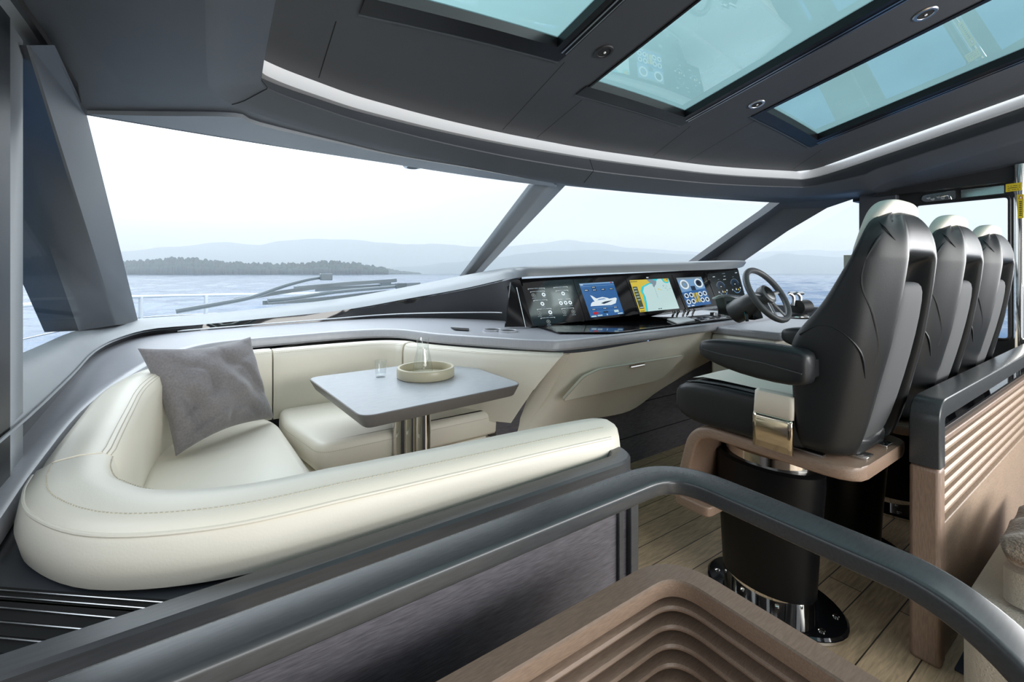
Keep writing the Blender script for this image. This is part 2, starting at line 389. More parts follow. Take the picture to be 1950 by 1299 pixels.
ridge('hills', [(-300, 490), (100, 490), (240, 478), (330, 470), (430, 461), (490, 467), (540, 458), (600, 455), (660, 456), (730, 462), (780, 466), (830, 464), (900, 470), (960, 470), (1030, 463), (1080, 457), (1130, 462), (1200, 472), (1300, 478), (1400, 486), (1450, 480), (1500, 478), (1540, 476), (1590, 478), (1650, 474), (1750, 480), (1850, 486), (2200, 490)], 7600, 1800, HILLFAR, .8)
ridge('hills', [(680, 516), (780, 508), (860, 500), (950, 490), (1000, 482), (1060, 478), (1120, 476), (1200, 480), (1300, 484), (1380, 492), (1440, 496), (1490, 482), (1530, 486), (1600, 490), (1680, 494), (1900, 500)], 6000, 1000, HILLMID, .7)
def shore(tab, dist, label, name='treeline'):
    m = M(); x0, x1 = tab[0][0], tab[-1][0]; px = x0
    while px < x1:
        h = (521-interp(tab, px))/FPX*dist+4.5
        lay = 3
        for k in range(lay):
            hh = h*(1-.25*k)*random.uniform(.84, 1.08); rr = dist/FPX*random.uniform(2.2, 5.0)
            p = ray(px+random.uniform(-3, 3), 521)*(dist-40*k+random.uniform(-20, 20)); c = V((p.x, p.y, -3.3))
            prof = [(rr*1.2, 0), (rr*1.3, hh*.62), (rr*1.05, hh*.82), (rr*.62, hh*.95), (rr*.15, hh)]
            m.lathe(prof, c, n=7)
        px += 2.6
    o = obj(name, m, WOODS, ang=180, kind='stuff'); o['label'] = label; o['category'] = 'trees'
    return o
shore([(-60, 495), (40, 490), (80, 488), (130, 492), (240, 497), (300, 493), (330, 490), (380, 492), (420, 497), (500, 500), (560, 501), (610, 496), (660, 498), (700, 503), (735, 509)], 3200, 'hazy wooded shoreline across the bay beyond the windscreen')
shore([(735, 511), (760, 515), (796, 519)], 3900, 'low dark point at the end of the wooded shoreline', 'wooded_point')

# ---- sea haze: a real body of mist between the bay and the far hills
HAZE = bpy.data.materials.new('sea_haze'); HAZE.use_nodes = True; t_ = HAZE.node_tree; t_.nodes.clear()
vsn = nd(t_, 'ShaderNodeVolumeScatter', Color=(.93, .97, 1.0, 1), Density=.0003, Anisotropy=0.0); oo = nd(t_, 'ShaderNodeOutputMaterial'); t_.links.new(vsn.outputs[0], oo.inputs['Volume'])
m = M(); P_ = [ray(px, 521)*d for d in (1800, 10000) for px in (-900, 2900)]
m.loft([[V((p.x, p.y, z)) for p in (P_[0], P_[1], P_[3], P_[2])] for z in (-3.0, 900)])
struct('haze', m, HAZE)
# ---- floor
m = M(); m.box((-.6, -3.2, -.05), (4.6, 3.9, 0)); struct('floor', m, PLANK)
m = M(); m.box((2.02, -3.0, 0), (4.4, .40, .008)); obj('carpet', m, CARPET, label='dark blue grey carpet under the beige seat behind the slatted screen', cat='carpet')

# ---- ceiling panels with three skylight openings
SKY = [(.44, 1.21, 1.45), (1.575, 2.345, 1.63), (2.765, 3.455, 1.365)]   # x0, x1, front y
BACK = -2.2
path_cove = smooth_path([V((.12, -3, 0)), V((.12, -1, 0)), V((.12, 1.2, 0)), V((.122, 1.68, 0)), V((.134, 1.80, 0)), V((.192, 1.857, 0)), V((.349, 1.932, 0)), V((.584, 2.02, 0)), V((1.02, 2.117, 0)), V((1.556, 2.17, 0)), V((2.206, 2.15, 0)), V((2.9, 2.03, 0)), V((3.358, 1.89, 0)), V((3.80, 1.69, 0)), V((3.905, 1.62, 0)), V((3.945, 1.45, 0)), V((3.95, 1.1, 0)), V((3.95, .4, 0)), V((3.95, -1, 0)), V((3.95, -3, 0))], 6)
def cove_y(x):
    best = 9
    for a, b in zip(path_cove, path_cove[1:]):
        if a.y > 1.3 and b.y > 1.3 and min(a.x, b.x) <= x <= max(a.x, b.x) and abs(a.x-b.x) > 1e-6:
            u = (x-a.x)/(b.x-a.x); best = a.y+(b.y-a.y)*u
    return best if best < 9 else 1.65
m = M()
xs = sorted(set([.12, .19, .3, .44, .7, .95, 1.21, 1.4, 1.575, 1.8, 2.1, 2.345, 2.55, 2.765, 3.0, 3.25, 3.455, 3.7, 3.85, 3.95]))
for a, b in zip(xs, xs[1:]):
    front = None
    for s0 in SKY:
        if a >= s0[0]-1e-6 and b <= s0[1]+1e-6: front = s0[2]
    ya0 = front if front is not None else -3.2
    cols = []
    for x in (a, b):
        ye = cove_y(min(max(x, .14), 3.93))+.02; ysq = [ya0+(ye-ya0)*i/14 for i in range(15)]
        cols.append([V((x, y, zc(x, y))) for y in ysq])
    m.grid(cols)
struct('ceiling', m, CEILM, ang=60)
# seams between the ceiling panels
m = M()
for px0, py0, px1, py1 in ((1075, 118, 957, 247), (1108, 190, 1022, 262), (1315, 240, 1243, 297), (1440, 228, 1308, 307), (1566, 284, 1510, 322), (640, 40, 607, 148)):
    a, b = onceil(px0, py0), onceil(px1, py1)
    for i in range(8):
        p, q = a.lerp(b, i/8), a.lerp(b, (i+1)/8); p.z = zc(p.x, p.y)-.001; q.z = zc(q.x, q.y)-.001
        n = V((q.y-p.y, p.x-q.x, 0)).normalized()*.0018
        m.add([p-n, p+n, q+n, q-n], [(0, 1, 2, 3)])
struct('trim_1', m, DARKGAP)

# skylights: pane, black frame, steel track
def cz(x, y, d=0): return V((x, y, zc(x, y)+d))
for k, (x0, x1, yf) in enumerate(SKY):
    ys = [BACK+(yf-BACK)*i/16 for i in range(17)]; xs_ = [x0+(x1-x0)*i/6 for i in range(7)]
    m = M(); m.grid([[cz(x, y, .035) for y in ys] for x in xs_])
    pane = struct('window_%d' % (k+1), m, TEAL, ang=60)
    m = M(); fw = .075
    def strip(pa, pb, side, drop=.006):
        n = 14; rows = [[], [], [], []]
        for i in range(n+1):
            p = pa.lerp(pb, i/n); q = p+side
            rows[0].append(cz(p.x, p.y, .04)); rows[1].append(cz(p.x, p.y, -drop)); rows[2].append(cz(q.x, q.y, -drop)); rows[3].append(cz(q.x, q.y, .0))
        m.grid(rows)
    strip(V((x0-fw*.35, yf, 0)), V((x1+fw, yf, 0)), V((0, fw, 0)))
    strip(V((x1, BACK, 0)), V((x1, yf, 0)), V((fw, 0, 0)))
    if k != 1: strip(V((x0, BACK, 0)), V((x0, yf, 0)), V((-fw*.35, 0, 0)))
    else: strip(V((x0, BACK, 0)), V((x0, yf, 0)), V((-.012, 0, 0)))
    obj('window_frame', m, FRAMEBLK, pane)
    m = M()
    for off, wd in ((fw*.55, .008), (fw*.85, .006)):
        rows = [[], []]
        for i in range(17):
            y = BACK+(yf+.02-BACK)*i/16; rows[0].append(cz(x1+off-wd/2, y, -.010)); rows[1].append(cz(x1+off+wd/2, y, -.010))
        m.grid(rows)
    obj('steel_track', m, STEEL, pane)
    m = M(); a = V((x0-fw*.35, yf+fw+.004, 0)); b = V((x1+fw, yf+fw+.004, 0)); rows = [[], []]
    for i in range(13):
        p = a.lerp(b, i/12); rows[0].append(cz(p.x, p.y, -.006)); rows[1].append(cz(p.x, p.y+.008, -.006))
    m.grid(rows); obj('edge_trim', m, DLEATH, pane)

# ---- cove strip and header round the windscreen (one loft, station by station)
def zb(x): return 1.905+.02*((x-2)/2)**2
strip_secs = []; head_secs = []; under = []
pl = [V(p) for p in path_cove]
for i, p in enumerate(pl):
    a = pl[max(i-1, 0)]; b = pl[min(i+1, len(pl)-1)]; t = (b-a).normalized(); n = V((-t.y, t.x, 0))   # outward from the cabin
    zt = zc(p.x, p.y); zbm = min(zb(p.x), zt-.14); h = zt-zbm
    if p.y < 1.2: zbm = max(zbm, zt-.24) if p.x > 2 else zbm
    h = zt-zbm; sh = .068
    def q(o, z): return V((p.x, p.y, 0))+n*o+V((0, 0, z))
    strip_secs.append([q(.012, zt+.03), q(.012, zt-.010), q(.004, zt-.045), q(-.012, zt-sh), q(.05, zt-sh), q(.05, zt+.03)])
    m0 = zt-sh; h2 = m0-zbm
    head_secs.append([q(.05, m0), q(.022, m0), q(.014, m0-.004), q(-.022, m0-h2*.52), q(-.020, m0-h2*.56), q(.075, m0-h2*.93), q(.105, zbm), q(.13, zbm-.003)])
    under.append((p, n, zbm-.003))
m = M(); m.loft(strip_secs, closed=True); struct('trim_2', m, COVE, ang=50)
m = M(); m.loft(head_secs, closed=False); struct('trim_3', m, DLEATH, ang=28)
# underside of the header out to the glass / side windows
WTOP = 1.915
def outer(p):
    if p.y < 1.62 and p.x < 1: return V((-.56, p.y, 1.925))
    if p.x > 3.9 and p.y < 1.5: return V((4.46, p.y, 1.925))
    if p.x < .25 and p.y < 1.9:
        u = (p.y-1.62)/(1.86-1.62); return V((-.56, 1.62, 1.925)).lerp(V((-.42, 2.36, WTOP)), max(0, min(1, u)))
    if p.x > 3.7:
        u = (p.x-3.7)/.25; return V((4.15, 1.90, WTOP)).lerp(V((4.46, 1.46, 1.925)), max(0, min(1, u)))
    u = (p.x-.25)/(3.7-.25); x = -.42+(4.15+.42)*u; y = 2.36+.62*u-1.08*u*u if True else 0
    return V((x, y, WTOP))
m = M(); rows = [[], [], []]
for (p, n, z) in under:
    a = V((p.x, p.y, z))+n*.13; b = outer(p); rows[0].append(a); rows[1].append(a.lerp(b, .5)+V((0, 0, .004))); rows[2].append(b)
m.grid(rows[:2], 0); m.grid(rows[1:], 0)
struct('trim_4', m, DLEATH, ang=30)
def proj(p):
    d = V(p)-EYE; t = S*d.x+CC*d.y; return 975+FPX*(CC*d.x-S*d.y)/t, 521-FPX*d.z/t
m = M()
lo = [(166, 217.5), (300, 221), (447, 223), (493, 239), (650, 275), (750, 297), (883, 319), (983, 337), (1055, 350)]
hi = [(167, 217.5), (330, 245), (500, 273), (560, 283), (650, 298), (750, 313), (883, 333.5), (983, 347), (1060, 356)]
ra = smooth_path([Z(a, b, 1.902) for a, b in lo], 4); rb = smooth_path([Z(a, b, 1.902) for a, b in hi], 4)
m.grid([[p+V((0, 0, .02)) for p in ra], ra, rb, [p+V((0, 0, .02)) for p in rb]]); struct('trim_15', m, PADGREY, ang=30)  # paler vinyl puts the light on this underside into its colour
# panel seams round the port corner of the overhead
i_ = min(range(len(pl)), key=lambda k: (V(proj(head_secs[k][5]))-V((452, 217))).length if 1.5 < pl[k].y and pl[k].x < .7 else 1e9)
m = M(); m.tube([q_+V((0, 0, -.0005)) for q_ in head_secs[i_][1:]], .0018, 5); struct('trim_17', m, DARKGAP)
# header seam and small overhead sensor
m = M()
p = onceil(1129, 283)
for i in range(len(pl)-1):
    if pl[i].x <= p.x <= pl[i+1].x and pl[i].y > 1.9:
        sec = head_secs[i]; m.tube([q+V((0, -.0008, 0)) for q in sec[1:6]], .0016, 5)
struct('trim_5', m, DARKGAP)

# ---- port A-pillar (padded, two faces) and upper side beam
def solid(m, pts, off, mi=0):
    pts = [V(p) for p in pts]; off = V(off); n = len(pts)
    m.add(pts+[p+off for p in pts], [tuple(range(n)), tuple(reversed(range(n, 2*n)))]+[(i, (i+1) % n, n+(i+1) % n, n+i) for i in range(n)], mi)
xw = -.52
cr0 = X(80, 150, -.47); cr1 = Y(215, 612, 3.35)
A = [X(46, 152, xw), X(46, 410, xw), X(148, 627, xw)]
topc = Y(75, 152, 2.17); topr = Y(133, 152, 2.12); tr2 = Y(165, 217, 2.36); br2 = Y(264, 612, 4.15)
m = M()
fr = [0, .17, .35, .55, .78, 1]
def ln(a, b): return [a.lerp(b, f) for f in fr]
front = ln(X(-42, 86, xw), X(150, 630, xw))
mid = ln(Y(50, 86, 1.64), Y(217, 620, 3.35)); mid2 = ln(Y(56, 86, 1.64), Y(223, 619, 3.38))
eb = Y(264, 616, 4.08); e0_ = Y(104, 86, 1.62); e1_ = Y(165, 217, 2.36)
edg2 = [e0_, e1_]+[e1_.lerp(eb, (f-.17)/.83) for f in fr[2:]]
edg = [p+(q-p)*.10 for p, q in zip(edg2, mid2)]
bk = [p+V((-.12, .10, 0)) for p in edg2]
bk2 = [p+V((-.12, .02, 0)) for p in front]
m.loft([front, mid, mid2, edg, edg2, bk, bk2], caps=False, closed=False, loop=True)
struct('trim_6', m, DLEATH, ang=35)
m = M()   # beam above the port window with a rounded end
secs = []
for y, dx in ((-3, 0), (0, 0), (1.2, 0), (1.72, 0), (1.74, .006)):
    secs.append([V((xw-.02, y, 1.86+dx)), V((xw+.03+dx*.2, y, 1.875+dx)), V((xw+.16-dx, y, 1.935)), V((xw+.16-dx, y, 1.99)), V((xw-.04, y, 1.99))])
m.loft(secs); struct('trim_7', m, PADGREY, bevel=.012)
# soffit crease block along the port side
m = M(); m.sweep(dense([V((-.33, -3, 0)), V((-.36, 2.0, 0)), V((-.40, 2.3, 0))], .3), [(-.0015, 1.913), (.0, 1.910), (.0015, 1.913), (.0015, 1.93), (-.0015, 1.93)])
struct('trim_8', m, DARKGAP)
# near vertical window post
m = M(); secs = []
for z in (.78, 1.98):
    a = V((-.405, 1.50, z)); secs.append([a+V((-.10, .08, 0)), a+V((-.004, .08, 0)), a+V((.0, .09, 0)), a+V((-.004, .205, 0)), a+V((-.10, .205, 0))])
m.loft(secs); struct('trim_9', m, PADGREY, bevel=.012)
m = M(); m.box((-.52, 1.30, .78), (-.400, 1.578, 1.98)); struct('trim_10', m, BLEATH, bevel=.008)

# ---- port wall below the windows, outer hull side
m = M(); m.box((-.62, -3, 0), (-.47, 3.4, .98)); m.box((-.62, -3, .98), (-.50, -.1, 1.93)); struct('wall_port', m, DLEATH)
# ---- starboard wall
m = M()
m.box((4.46, -3, 0), (4.58, .42, 1.02)); m.box((4.46, 1.30, 0), (4.58, 3.6, 1.00)); m.box((4.46, -3, 1.9), (4.58, 1.5, 2.1))
struct('wall_starboard', m, DLEATH)
m = M(); m.box((-.6, 3.72, 0), (4.58, 3.85, .86)); struct('wall_front', m, DLEATH)

# ---- windscreen mullion (triangular) and starboard pillar
m = M()
tl_, tm_, tr_ = Y(1022, 345, 2.46), Y(1052, 345, 2.40), Y(1086, 345, 2.44)
bl_, bm_, br_ = Y(878, 532, 3.72), Y(893, 532, 3.62), Y(907, 532, 3.68)
secs = [[tl_, tm_, tr_, tr_+V((.0, .1, .0)), tl_+V((0, .1, 0))], [bl_, bm_, br_, br_+V((0, .1, 0)), bl_+V((0, .1, 0))]]
m.loft(secs); struct('trim_11', m, PADGREY, bevel=.012)
m = M()
L_ = [Y(1500, 378, 1.88), Y(1408, 440, 2.35), Y(1325, 500, 2.95)]
Mi = [Y(1518, 376, 1.80), Y(1425, 442, 2.28), Y(1345, 502, 2.85)]
Rr = [Y(1665, 366, 1.30), Y(1600, 384, 1.50), Y(1540, 408, 1.72)]
R2 = [X(1640, 374, 4.40), X(1575, 396, 4.40), X(1500, 440, 4.40), X(1410, 502, 4.40)]
Lc = [Y(1498, 376, 1.88), Y(1465, 402, 2.05), Y(1408, 441, 2.38), Y(1322, 502, 2.95)]
Mc = [Y(1520, 374, 1.80), Y(1492, 398, 1.98), Y(1432, 441, 2.30), Y(1348, 502, 2.86)]
bk = [p+V((.12, .12, .02)) for p in R2]; bk2 = [p+V((.05, .12, .02)) for p in Lc]
m.loft([Lc, Mc, R2, bk, bk2], caps=False, closed=False, loop=True); struct('trim_12', m, DLEATH, ang=30)
m = M(); a = X(1640, 340, 4.40); m.box((4.34, 1.18, 1.0), (4.48, 1.42, 2.05)); struct('trim_13', m, DLEATH, bevel=.01)

# ---- glass panes
def pane(name, pts):
    m = M(); solid(m, pts, (pts[1]-pts[0]).cross(pts[2]-pts[0]).normalized()*.008); return struct(name, m, PANE)
pane('window_4', [V((-.50, 2.05, 1.92)), V((-.50, 2.05, 1.0)), V((-.50, 2.85, 1.0)), V((-.50, 2.62, 1.30))])
wl = [V((-.42, 2.38, 1.92)), V((-.46, 4.2, .93)), V((2.03, 4.28, .93)), V((2.0, 2.50, 1.92))]
pane('window_5', wl)
pane('window_6', [V((2.0, 2.50, 1.92)), V((2.03, 4.28, .93)), V((4.2, 3.5, .98)), V((4.2, 1.98, 1.90))])
pane('window_7', [V((4.42, 1.42, 1.90)), V((4.42, 3.2, .98)), V((4.42, 1.42, .98))])

# ---- padded coaming that rises into the dash cowl; black band below it
WORK = [((-.33, .4), (-.46, .4), .80), ((-.345, 1.2), (-.45, 1.2), .80), ((-.36, 1.62), (-.45, 1.6), .815), ((-.335, 2.1), (-.46, 2.2), .86), ((-.205, 2.63), (-.47, 2.75), .90),
        ((-.10, 2.85), (-.45, 3.15), .915), ((.06, 2.95), (-.33, 3.5), .925), ((.4, 2.97), (.1, 3.62), .93), ((.78, 2.95), (.8, 3.68), .935), ((1.0, 2.80), (1.2, 3.60), .94),
        ((1.13, 2.45), (1.6, 3.30), .94), ((1.30, 2.17), (1.85, 2.95), .94), ((1.47, 1.92), (1.92, 2.62), .94), ((1.62, 1.835), (2.0, 2.50), .94), ((2.2, 1.83), (2.5, 2.45), .94), ((3.0, 1.85), (3.2, 2.30), .94), ((3.6, 1.87), (3.75, 2.20), .94), ((4.44, 1.9), (4.44, 2.30), .94)]
COWL = [  # glass edge, lip top, lip bottom (crease)
    (V((-.53, .4, 1.03)), V((-.47, .4, 1.00)), V((-.405, .4, .905))),
    (V((-.53, 1.5, 1.03)), V((-.47, 1.5, 1.00)), V((-.395, 1.5, .915))),
    (V((-.53, 2.3, 1.03)), V((-.47, 2.25, 1.00)), V((-.41, 2.2, .93))),
    (V((-.53, 2.85, 1.03)), V((-.48, 2.75, 1.005)), V((-.43, 2.72, .945))),
    (V((-.52, 3.5, 1.0)), V((-.46, 3.2, .99)), V((-.40, 3.12, .95))),
    (V((-.46, 4.15, .975)), V((-.31, 3.62, .975)), Y(290, 630, 3.45)),
    (Y(360, 600, 4.2), Y(372, 609, 3.8), Y(380, 622, 3.60)),
    (Y(470, 590, 4.2), Y(478, 599, 3.8), Y(480, 612, 3.65)),
    (Y(650, 568, 4.15), Y(655, 578, 3.8), Y(650, 594, 3.68)),
    (Y(760, 549, 3.95), Y(775, 557, 3.62), Y(780, 571, 3.5)),
    (Y(870, 527, 3.5), Y(880, 537, 3.2), Y(885, 552, 3.1)),
    (Y(935, 515, 3.1), Y(950, 521, 2.85), Y(955, 536, 2.76)),
    (Y(985, 508.5, 2.75), Y(990, 512, 2.46), Y(993, 528, 2.44)),
]
mirr = [(Y(1040, 506, 2.80), Y(1050, 509, 2.41), Y(1050, 525, 2.39)), (Y(1130, 503, 2.75), Y(1130, 505.5, 2.35), Y(1130, 521, 2.33)), (Y(1250, 499.5, 2.7), Y(1250, 502, 2.26), Y(1250, 517, 2.24)),
        (Y(1350, 497, 2.6), Y(1350, 499, 2.17), Y(1350, 514, 2.15)), (Y(1400, 496, 2.5), Y(1405, 498, 2.10), Y(1402, 511, 2.12)), (Y(1416, 496, 2.45), Y(1421, 500, 2.10), Y(1416, 507, 2.16))]
allc = COWL+mirr
m = M(); rows = []
for k, (g, t, c) in enumerate(allc):
    inn = (g-c); inn.z = 0; inn.normalize()
    rows.append([g+V((0, 0, -.02)), g, g.lerp(t, .55)+V((0, 0, .006)), t, t.lerp(c, .25)+(t-g).normalized()*.008, c.lerp(t, .25)+(t-g).normalized()*.004, c, c+inn*.10+V((0, 0, .0))])
rows2 = []
for i in range(len(rows)-1):
    for u in (0, .25, .5, .75):
        rows2.append([a.lerp(b, u) for a, b in zip(rows[i], rows[i+1])])
rows2.append(rows[-1])
console = thing('helm_console', 'grey and cream dash console with screens running under the windscreen', 'console', (2.4, 2.2, 0))
obj('cowl', m.grid([[q for q in r] for r in zip(*[smooth_path(col, 4) for col in zip(*rows)])]), PADGREY, console, ang=50)
# black band between worktop and cowl
m = M(); r0, r1 = [], []
bandC = [c for g, t, c in COWL]; bandC = smooth_path(bandC, 6); bot = smooth_path([V((o[0], o[1], z)) for i, o, z in WORK[:13]], 6)
n = 60
def resamp(path, n):
    L = [0]
    for a, b in zip(path, path[1:]): L.append(L[-1]+(b-a).length)
    out = []; j = 0
    for i in range(n+1):
        d = L[-1]*i/n
        while j < len(L)-2 and L[j+1] < d: j += 1
        u = (d-L[j])/max(L[j+1]-L[j], 1e-9); out.append(path[j].lerp(path[j+1], min(1, u)))
    return out
bandC = resamp(bandC, n); bot = resamp(bot, n)
m.grid([[p+V((0, 0, .012)) for p in bandC], [p.lerp(q, .5) for p, q in zip(bandC, bot)], [q+V((0, 0, -.02)) for q in bot]])
obj('gloss_band', m, BGLOSS, console)
m = M(); m.tube([p.lerp(q, .80)+V((0.0, -.012, 0)) for p, q in zip(bandC, bot)][33:58], .005, 6); obj('bright_strip', m, STEEL, console, label='thin bright metal strip')
# worktop slab
m = M(); secs = []
inn = smooth_path([V((i[0], i[1], z)) for i, o, z in WORK], 5); out = smooth_path([V((o[0], o[1], z)) for i, o, z in WORK], 5)
for p, q in zip(inn, out):
    d = (q-p).normalized(); wd = (q-p).length; th = .058
    secs.append([p+d*.012-V((0, 0, th)), p-V((0, 0, th-.012)), p-V((0, 0, .014)), p+d*.006-V((0, 0, .004)), p+d*.016, p+d*.05-V((0,0,.001)), p+d*.06-V((0, 0, .005)), q-V((0, 0, .005)), q-V((0, 0, th))])
m.loft(secs); obj('worktop', m, GREYLAM, console, ang=35)
# cup holders and tray slot on the worktop; dark inserts imitate recess shade
for px, py, rx in ((938, 629, .052), (968, 631, .05)):
    m = M(); c = Z(px, py, .9385); m.lathe([(rx+.012, -.004), (rx+.010, .007), (rx, .008), (rx-.004, .004), (rx-.006, -.002)], c, 24); obj('cup_holder', m, [GREYLAM], console)
    m = M(); m.lathe([(rx-.002, -.004), (rx-.002, .0045)], c, 24); obj('cup_shade_disc', m, DARKGAP, console)
m = M(); a, b, c_, d_ = Z(858, 624, .9395), Z(893, 626, .9395), Z(893, 630, .9395), Z(866, 628.5, .9395); solid(m, [a, b, c_, d_], (0, 0, .003)); obj('slot_shade_plate', m, DARKGAP, console)
# display bank
P0 = Y(1015, 622, 2.40); P1 = Y(988, 533, 2.50); P2 = Y(1420, 574, 2.03)
DN = (P2-P0).cross(P1-P0).normalized()
if DN.dot(EYE-P0) < 0: DN = -DN
def D(px, py, off=0): return onplane(px, py, P0, DN)+DN*off
m = M(); q = [D(986, 531), D(1404, 510), D(1422, 575), D(1013, 624)]
solid(m, q, -DN*.22); obj('display_binnacle', m, BGLOSS, console, bevel=.008)
m = M(); a = [D(975, 536, -.02), D(990, 532, .004), D(1016, 622, .004), D(968, 620, -.05)]; solid(m, a, -DN*.02); obj('binnacle_cheek', m, BGLOSS, console)
m = M(); m.tube([D(983, 548, .008), D(1000, 624, .008)], .0025, 6); obj('cheek_trim', m, STEEL, console)
# glossy black console top between displays and worktop lip
m = M(); solid(m, [Z(1014, 619, .944), Z(1062, 634, .944), Z(1175, 634, .944), Z(1400, 606, .944), Z(1425, 578, .944), Z(1235, 600, .944)], (0, 0, .006)); obj('gloss_top', m, BGLOSS, console, bevel=.003)

def quadmap(c):
    tl, tr, br, bl = [D(*p) for p in c]
    def f(s, t, off): return (tl*(1-s)+tr*s)*(1-t)+(bl*(1-s)+br*s)*t+DN*off
    return f
class Panel:
    def __init__(s, corners): s.f = quadmap(corners); s.m = M(); s.mats = []; s.k = 0
    def mi(s, mt):
        if mt not in s.mats: s.mats.append(mt)
        return s.mats.index(mt)
    def poly(s, pts, mt):
        s.k += 1; off = .004+.00012*s.k
        s.m.add([s.f(a, b, off) for a, b in pts], [tuple(range(len(pts)))], s.mi(mt))
    def rect(s, a, b, c, d, mt): s.poly([(a, b), (c, b), (c, d), (a, d)], mt)
    def disc(s, x, y, rx, ry, mt, n=18): s.poly([(x+rx*math.cos(2*math.pi*i/n), y+ry*math.sin(2*math.pi*i/n)) for i in range(n)], mt)
    def ring(s, x, y, rx, ry, w, mt, a0=0, a1=2*math.pi, n=24):
        for i in range(n):
            u, v_ = a0+(a1-a0)*i/n, a0+(a1-a0)*(i+1)/n
            s.k += 0; off = .004+.00012*(s.k+1)
            P = lambda a, k: s.f(x+rx*k*math.cos(a), y+ry*k*math.sin(a), off)
            s.m.add([P(u, 1), P(v_, 1), P(v_, w), P(u, w)], [(0, 1, 2, 3)], s.mi(mt))
        s.k += 1
    def words(s, x, y, w_, h, mt, n=4):
        cw = w_/n
        for i in range(n): s.rect(x+i*cw, y, x+i*cw+cw*random.uniform(.55, .8), y+h, mt)
    def out(s, name, parent, **k): return obj(name, s.m, s.mats, parent, recalc=False, **k)
def bezel(c):
    m = M(); solid(m, [D(*p) for p in c], DN*.004); return obj('display', m, BGLOSS, console, bevel=.0015)
# switch panel
c = [(990, 535), (1086, 530), (1112, 612), (1014, 619)]
sw = bezel(c); sw.name = 'switch_panel'; ORG['switch_panel'] = ORG[console.name]
pn = Panel(c)
def brk(x0, x1, y):
    pn.rect(x0, y, x0+.35*(x1-x0), y+.006, E_WHITE); pn.rect(x1-.35*(x1-x0), y, x1, y+.006, E_WHITE); pn.words(x0+.38*(x1-x0), y-.008, .24*(x1-x0), .02, E_GREY, 5)
    pn.rect(x0, y, x0+.008, y+.025, E_WHITE); pn.rect(x1-.008, y, x1, y+.025, E_WHITE)
L = [(.10, .42, .19), (.13, .40, .26), (.14, .40, .46), (.16, .43, .66), (.18, .45, .86)]
R3 = [(.60, .88, .19), (.62, .87, .27), (.62, .86, .47), (.63, .87, .68)]
for a in L+R3:
    pn = Panel(c); brk(*a); pn.out('switch_legend', sw)
pn = Panel(c)
btn = [(.17, .345, 0), (.365, .345, 1), (.29, .55, 1), (.18, .755, 0), (.39, .75, 1), (.305, .955, 0), (.75, .345, 1), (.65, .56, 1), (.745, .56, 1), (.835, .56, 1), (.66, .77, 0), (.84, .77, 0)]
for x, y, on in btn:
    b = Panel(c); b.k = 8; b.words(x-.04, y+.062, .08, .014, E_GREY, 3)
    b.disc(x, y, .036, .045, E_WHITE if on else E_DIM); b.disc(x, y, .014 if on else .027, .018 if on else .034, E_DARK)
    if not on: b.disc(x, y, .012, .016, E_DIM)
    b.out('switch_button', sw)
# display with yacht drawing
d1 = bezel([(1091, 533), (1174, 528.5), (1203, 601), (1116, 611)])
pn = Panel([(1102, 540.5), (1167, 536.5), (1188, 598), (1124.5, 605.5)])
pn.rect(0, 0, 1, 1, E_BLUE); pn.rect(0, 0, 1, .045, E_BLUE2); pn.rect(0, .09, 1, .1, E_BLUE2); pn.disc(.93, .025, .03, .02, E_RED, 8); pn.words(.02, .03, .08, .03, E_WHITE, 3)
for x, y in ((.14, .21), (.37, .14), (.37, .22), (.62, .22), (.86, .22)):
    pn.rect(x-.06, y-.03, x+.06, y+.03, E_NAVY); pn.words(x-.04, y-.012, .08, .02, E_WHITE, 3)
pn.poly([(.14, .60), (.20, .56), (.90, .49), (.93, .52), (.85, .66), (.70, .70), (.20, .68), (.10, .68)], E_WHITE)
pn.poly([(.26, .56), (.22, .45), (.19, .36), (.25, .39), (.30, .44), (.34, .47), (.52, .44), (.66, .48), (.72, .52)], E_WHITE)
pn.poly([(.34, .53), (.40, .49), (.55, .48), (.62, .51)], E_BLUE2); pn.poly([(.42, .62), (.55, .58), (.80, .56), (.62, .62), (.50, .65)], E_NAVY)
pn.rect(.12, .735, .85, .742, E_BLUE2); pn.rect(.1, .85, .85, .856, E_BLUE2)
for x in (.16, .48, .80): pn.rect(x-.06, .76, x+.06, .80, E_NAVY); pn.words(x-.045, .77, .09, .018, E_WHITE, 4)
pn.disc(.17, .89, .08, .04, E_RED); pn.rect(.40, .86, .54, .91, E_NAVY); pn.rect(.72, .86, .85, .925, E_SEA); pn.rect(.02, .955, .16, .99, E_SEA); pn.rect(.20, .95, .34, .98, E_SEA); pn.rect(.80, .955, .95, .985, E_SEA); pn.rect(.47, .94, .50, .985, E_SEA)
pn.out('screen', d1, label='blue screen showing a white yacht')
# chart display
d2 = bezel([(1190, 527.5), (1276, 522.5), (1304, 590), (1218, 602)])
pn = Panel([(1198, 534), (1272, 530.5), (1293, 587.5), (1218, 595)])
pn.rect(0, 0, 1, 1, E_SEA)
pn.poly([(0, 0), (.72, 0), (.60, .13), (.45, .16), (.30, .24), (.24, .38), (.26, .55), (.24, .75), (.20, 1), (0, 1)], E_CYAN)
pn.poly([(0, 0), (.56, 0), (.52, .09), (.40, .14), (.25, .22), (.18, .36), (.21, .48), (.19, .72), (.16, 1), (0, 1)], E_YEL)
pn.poly([(.80, 0), (1, 0), (.97, .14), (.90, .16), (.84, .12)], E_CYAN); pn.poly([(.85, 0), (.98, 0), (.95, .11), (.88, .12)], E_YEL)
pn.poly([(.42, 0), (.56, .0), (.66, .08), (.62, .18), (.56, .2), (.49, .12)], E_GREY); pn.poly([(.52, .19), (.62, .17), (.55, .27), (.54, .25)], E_GREY)
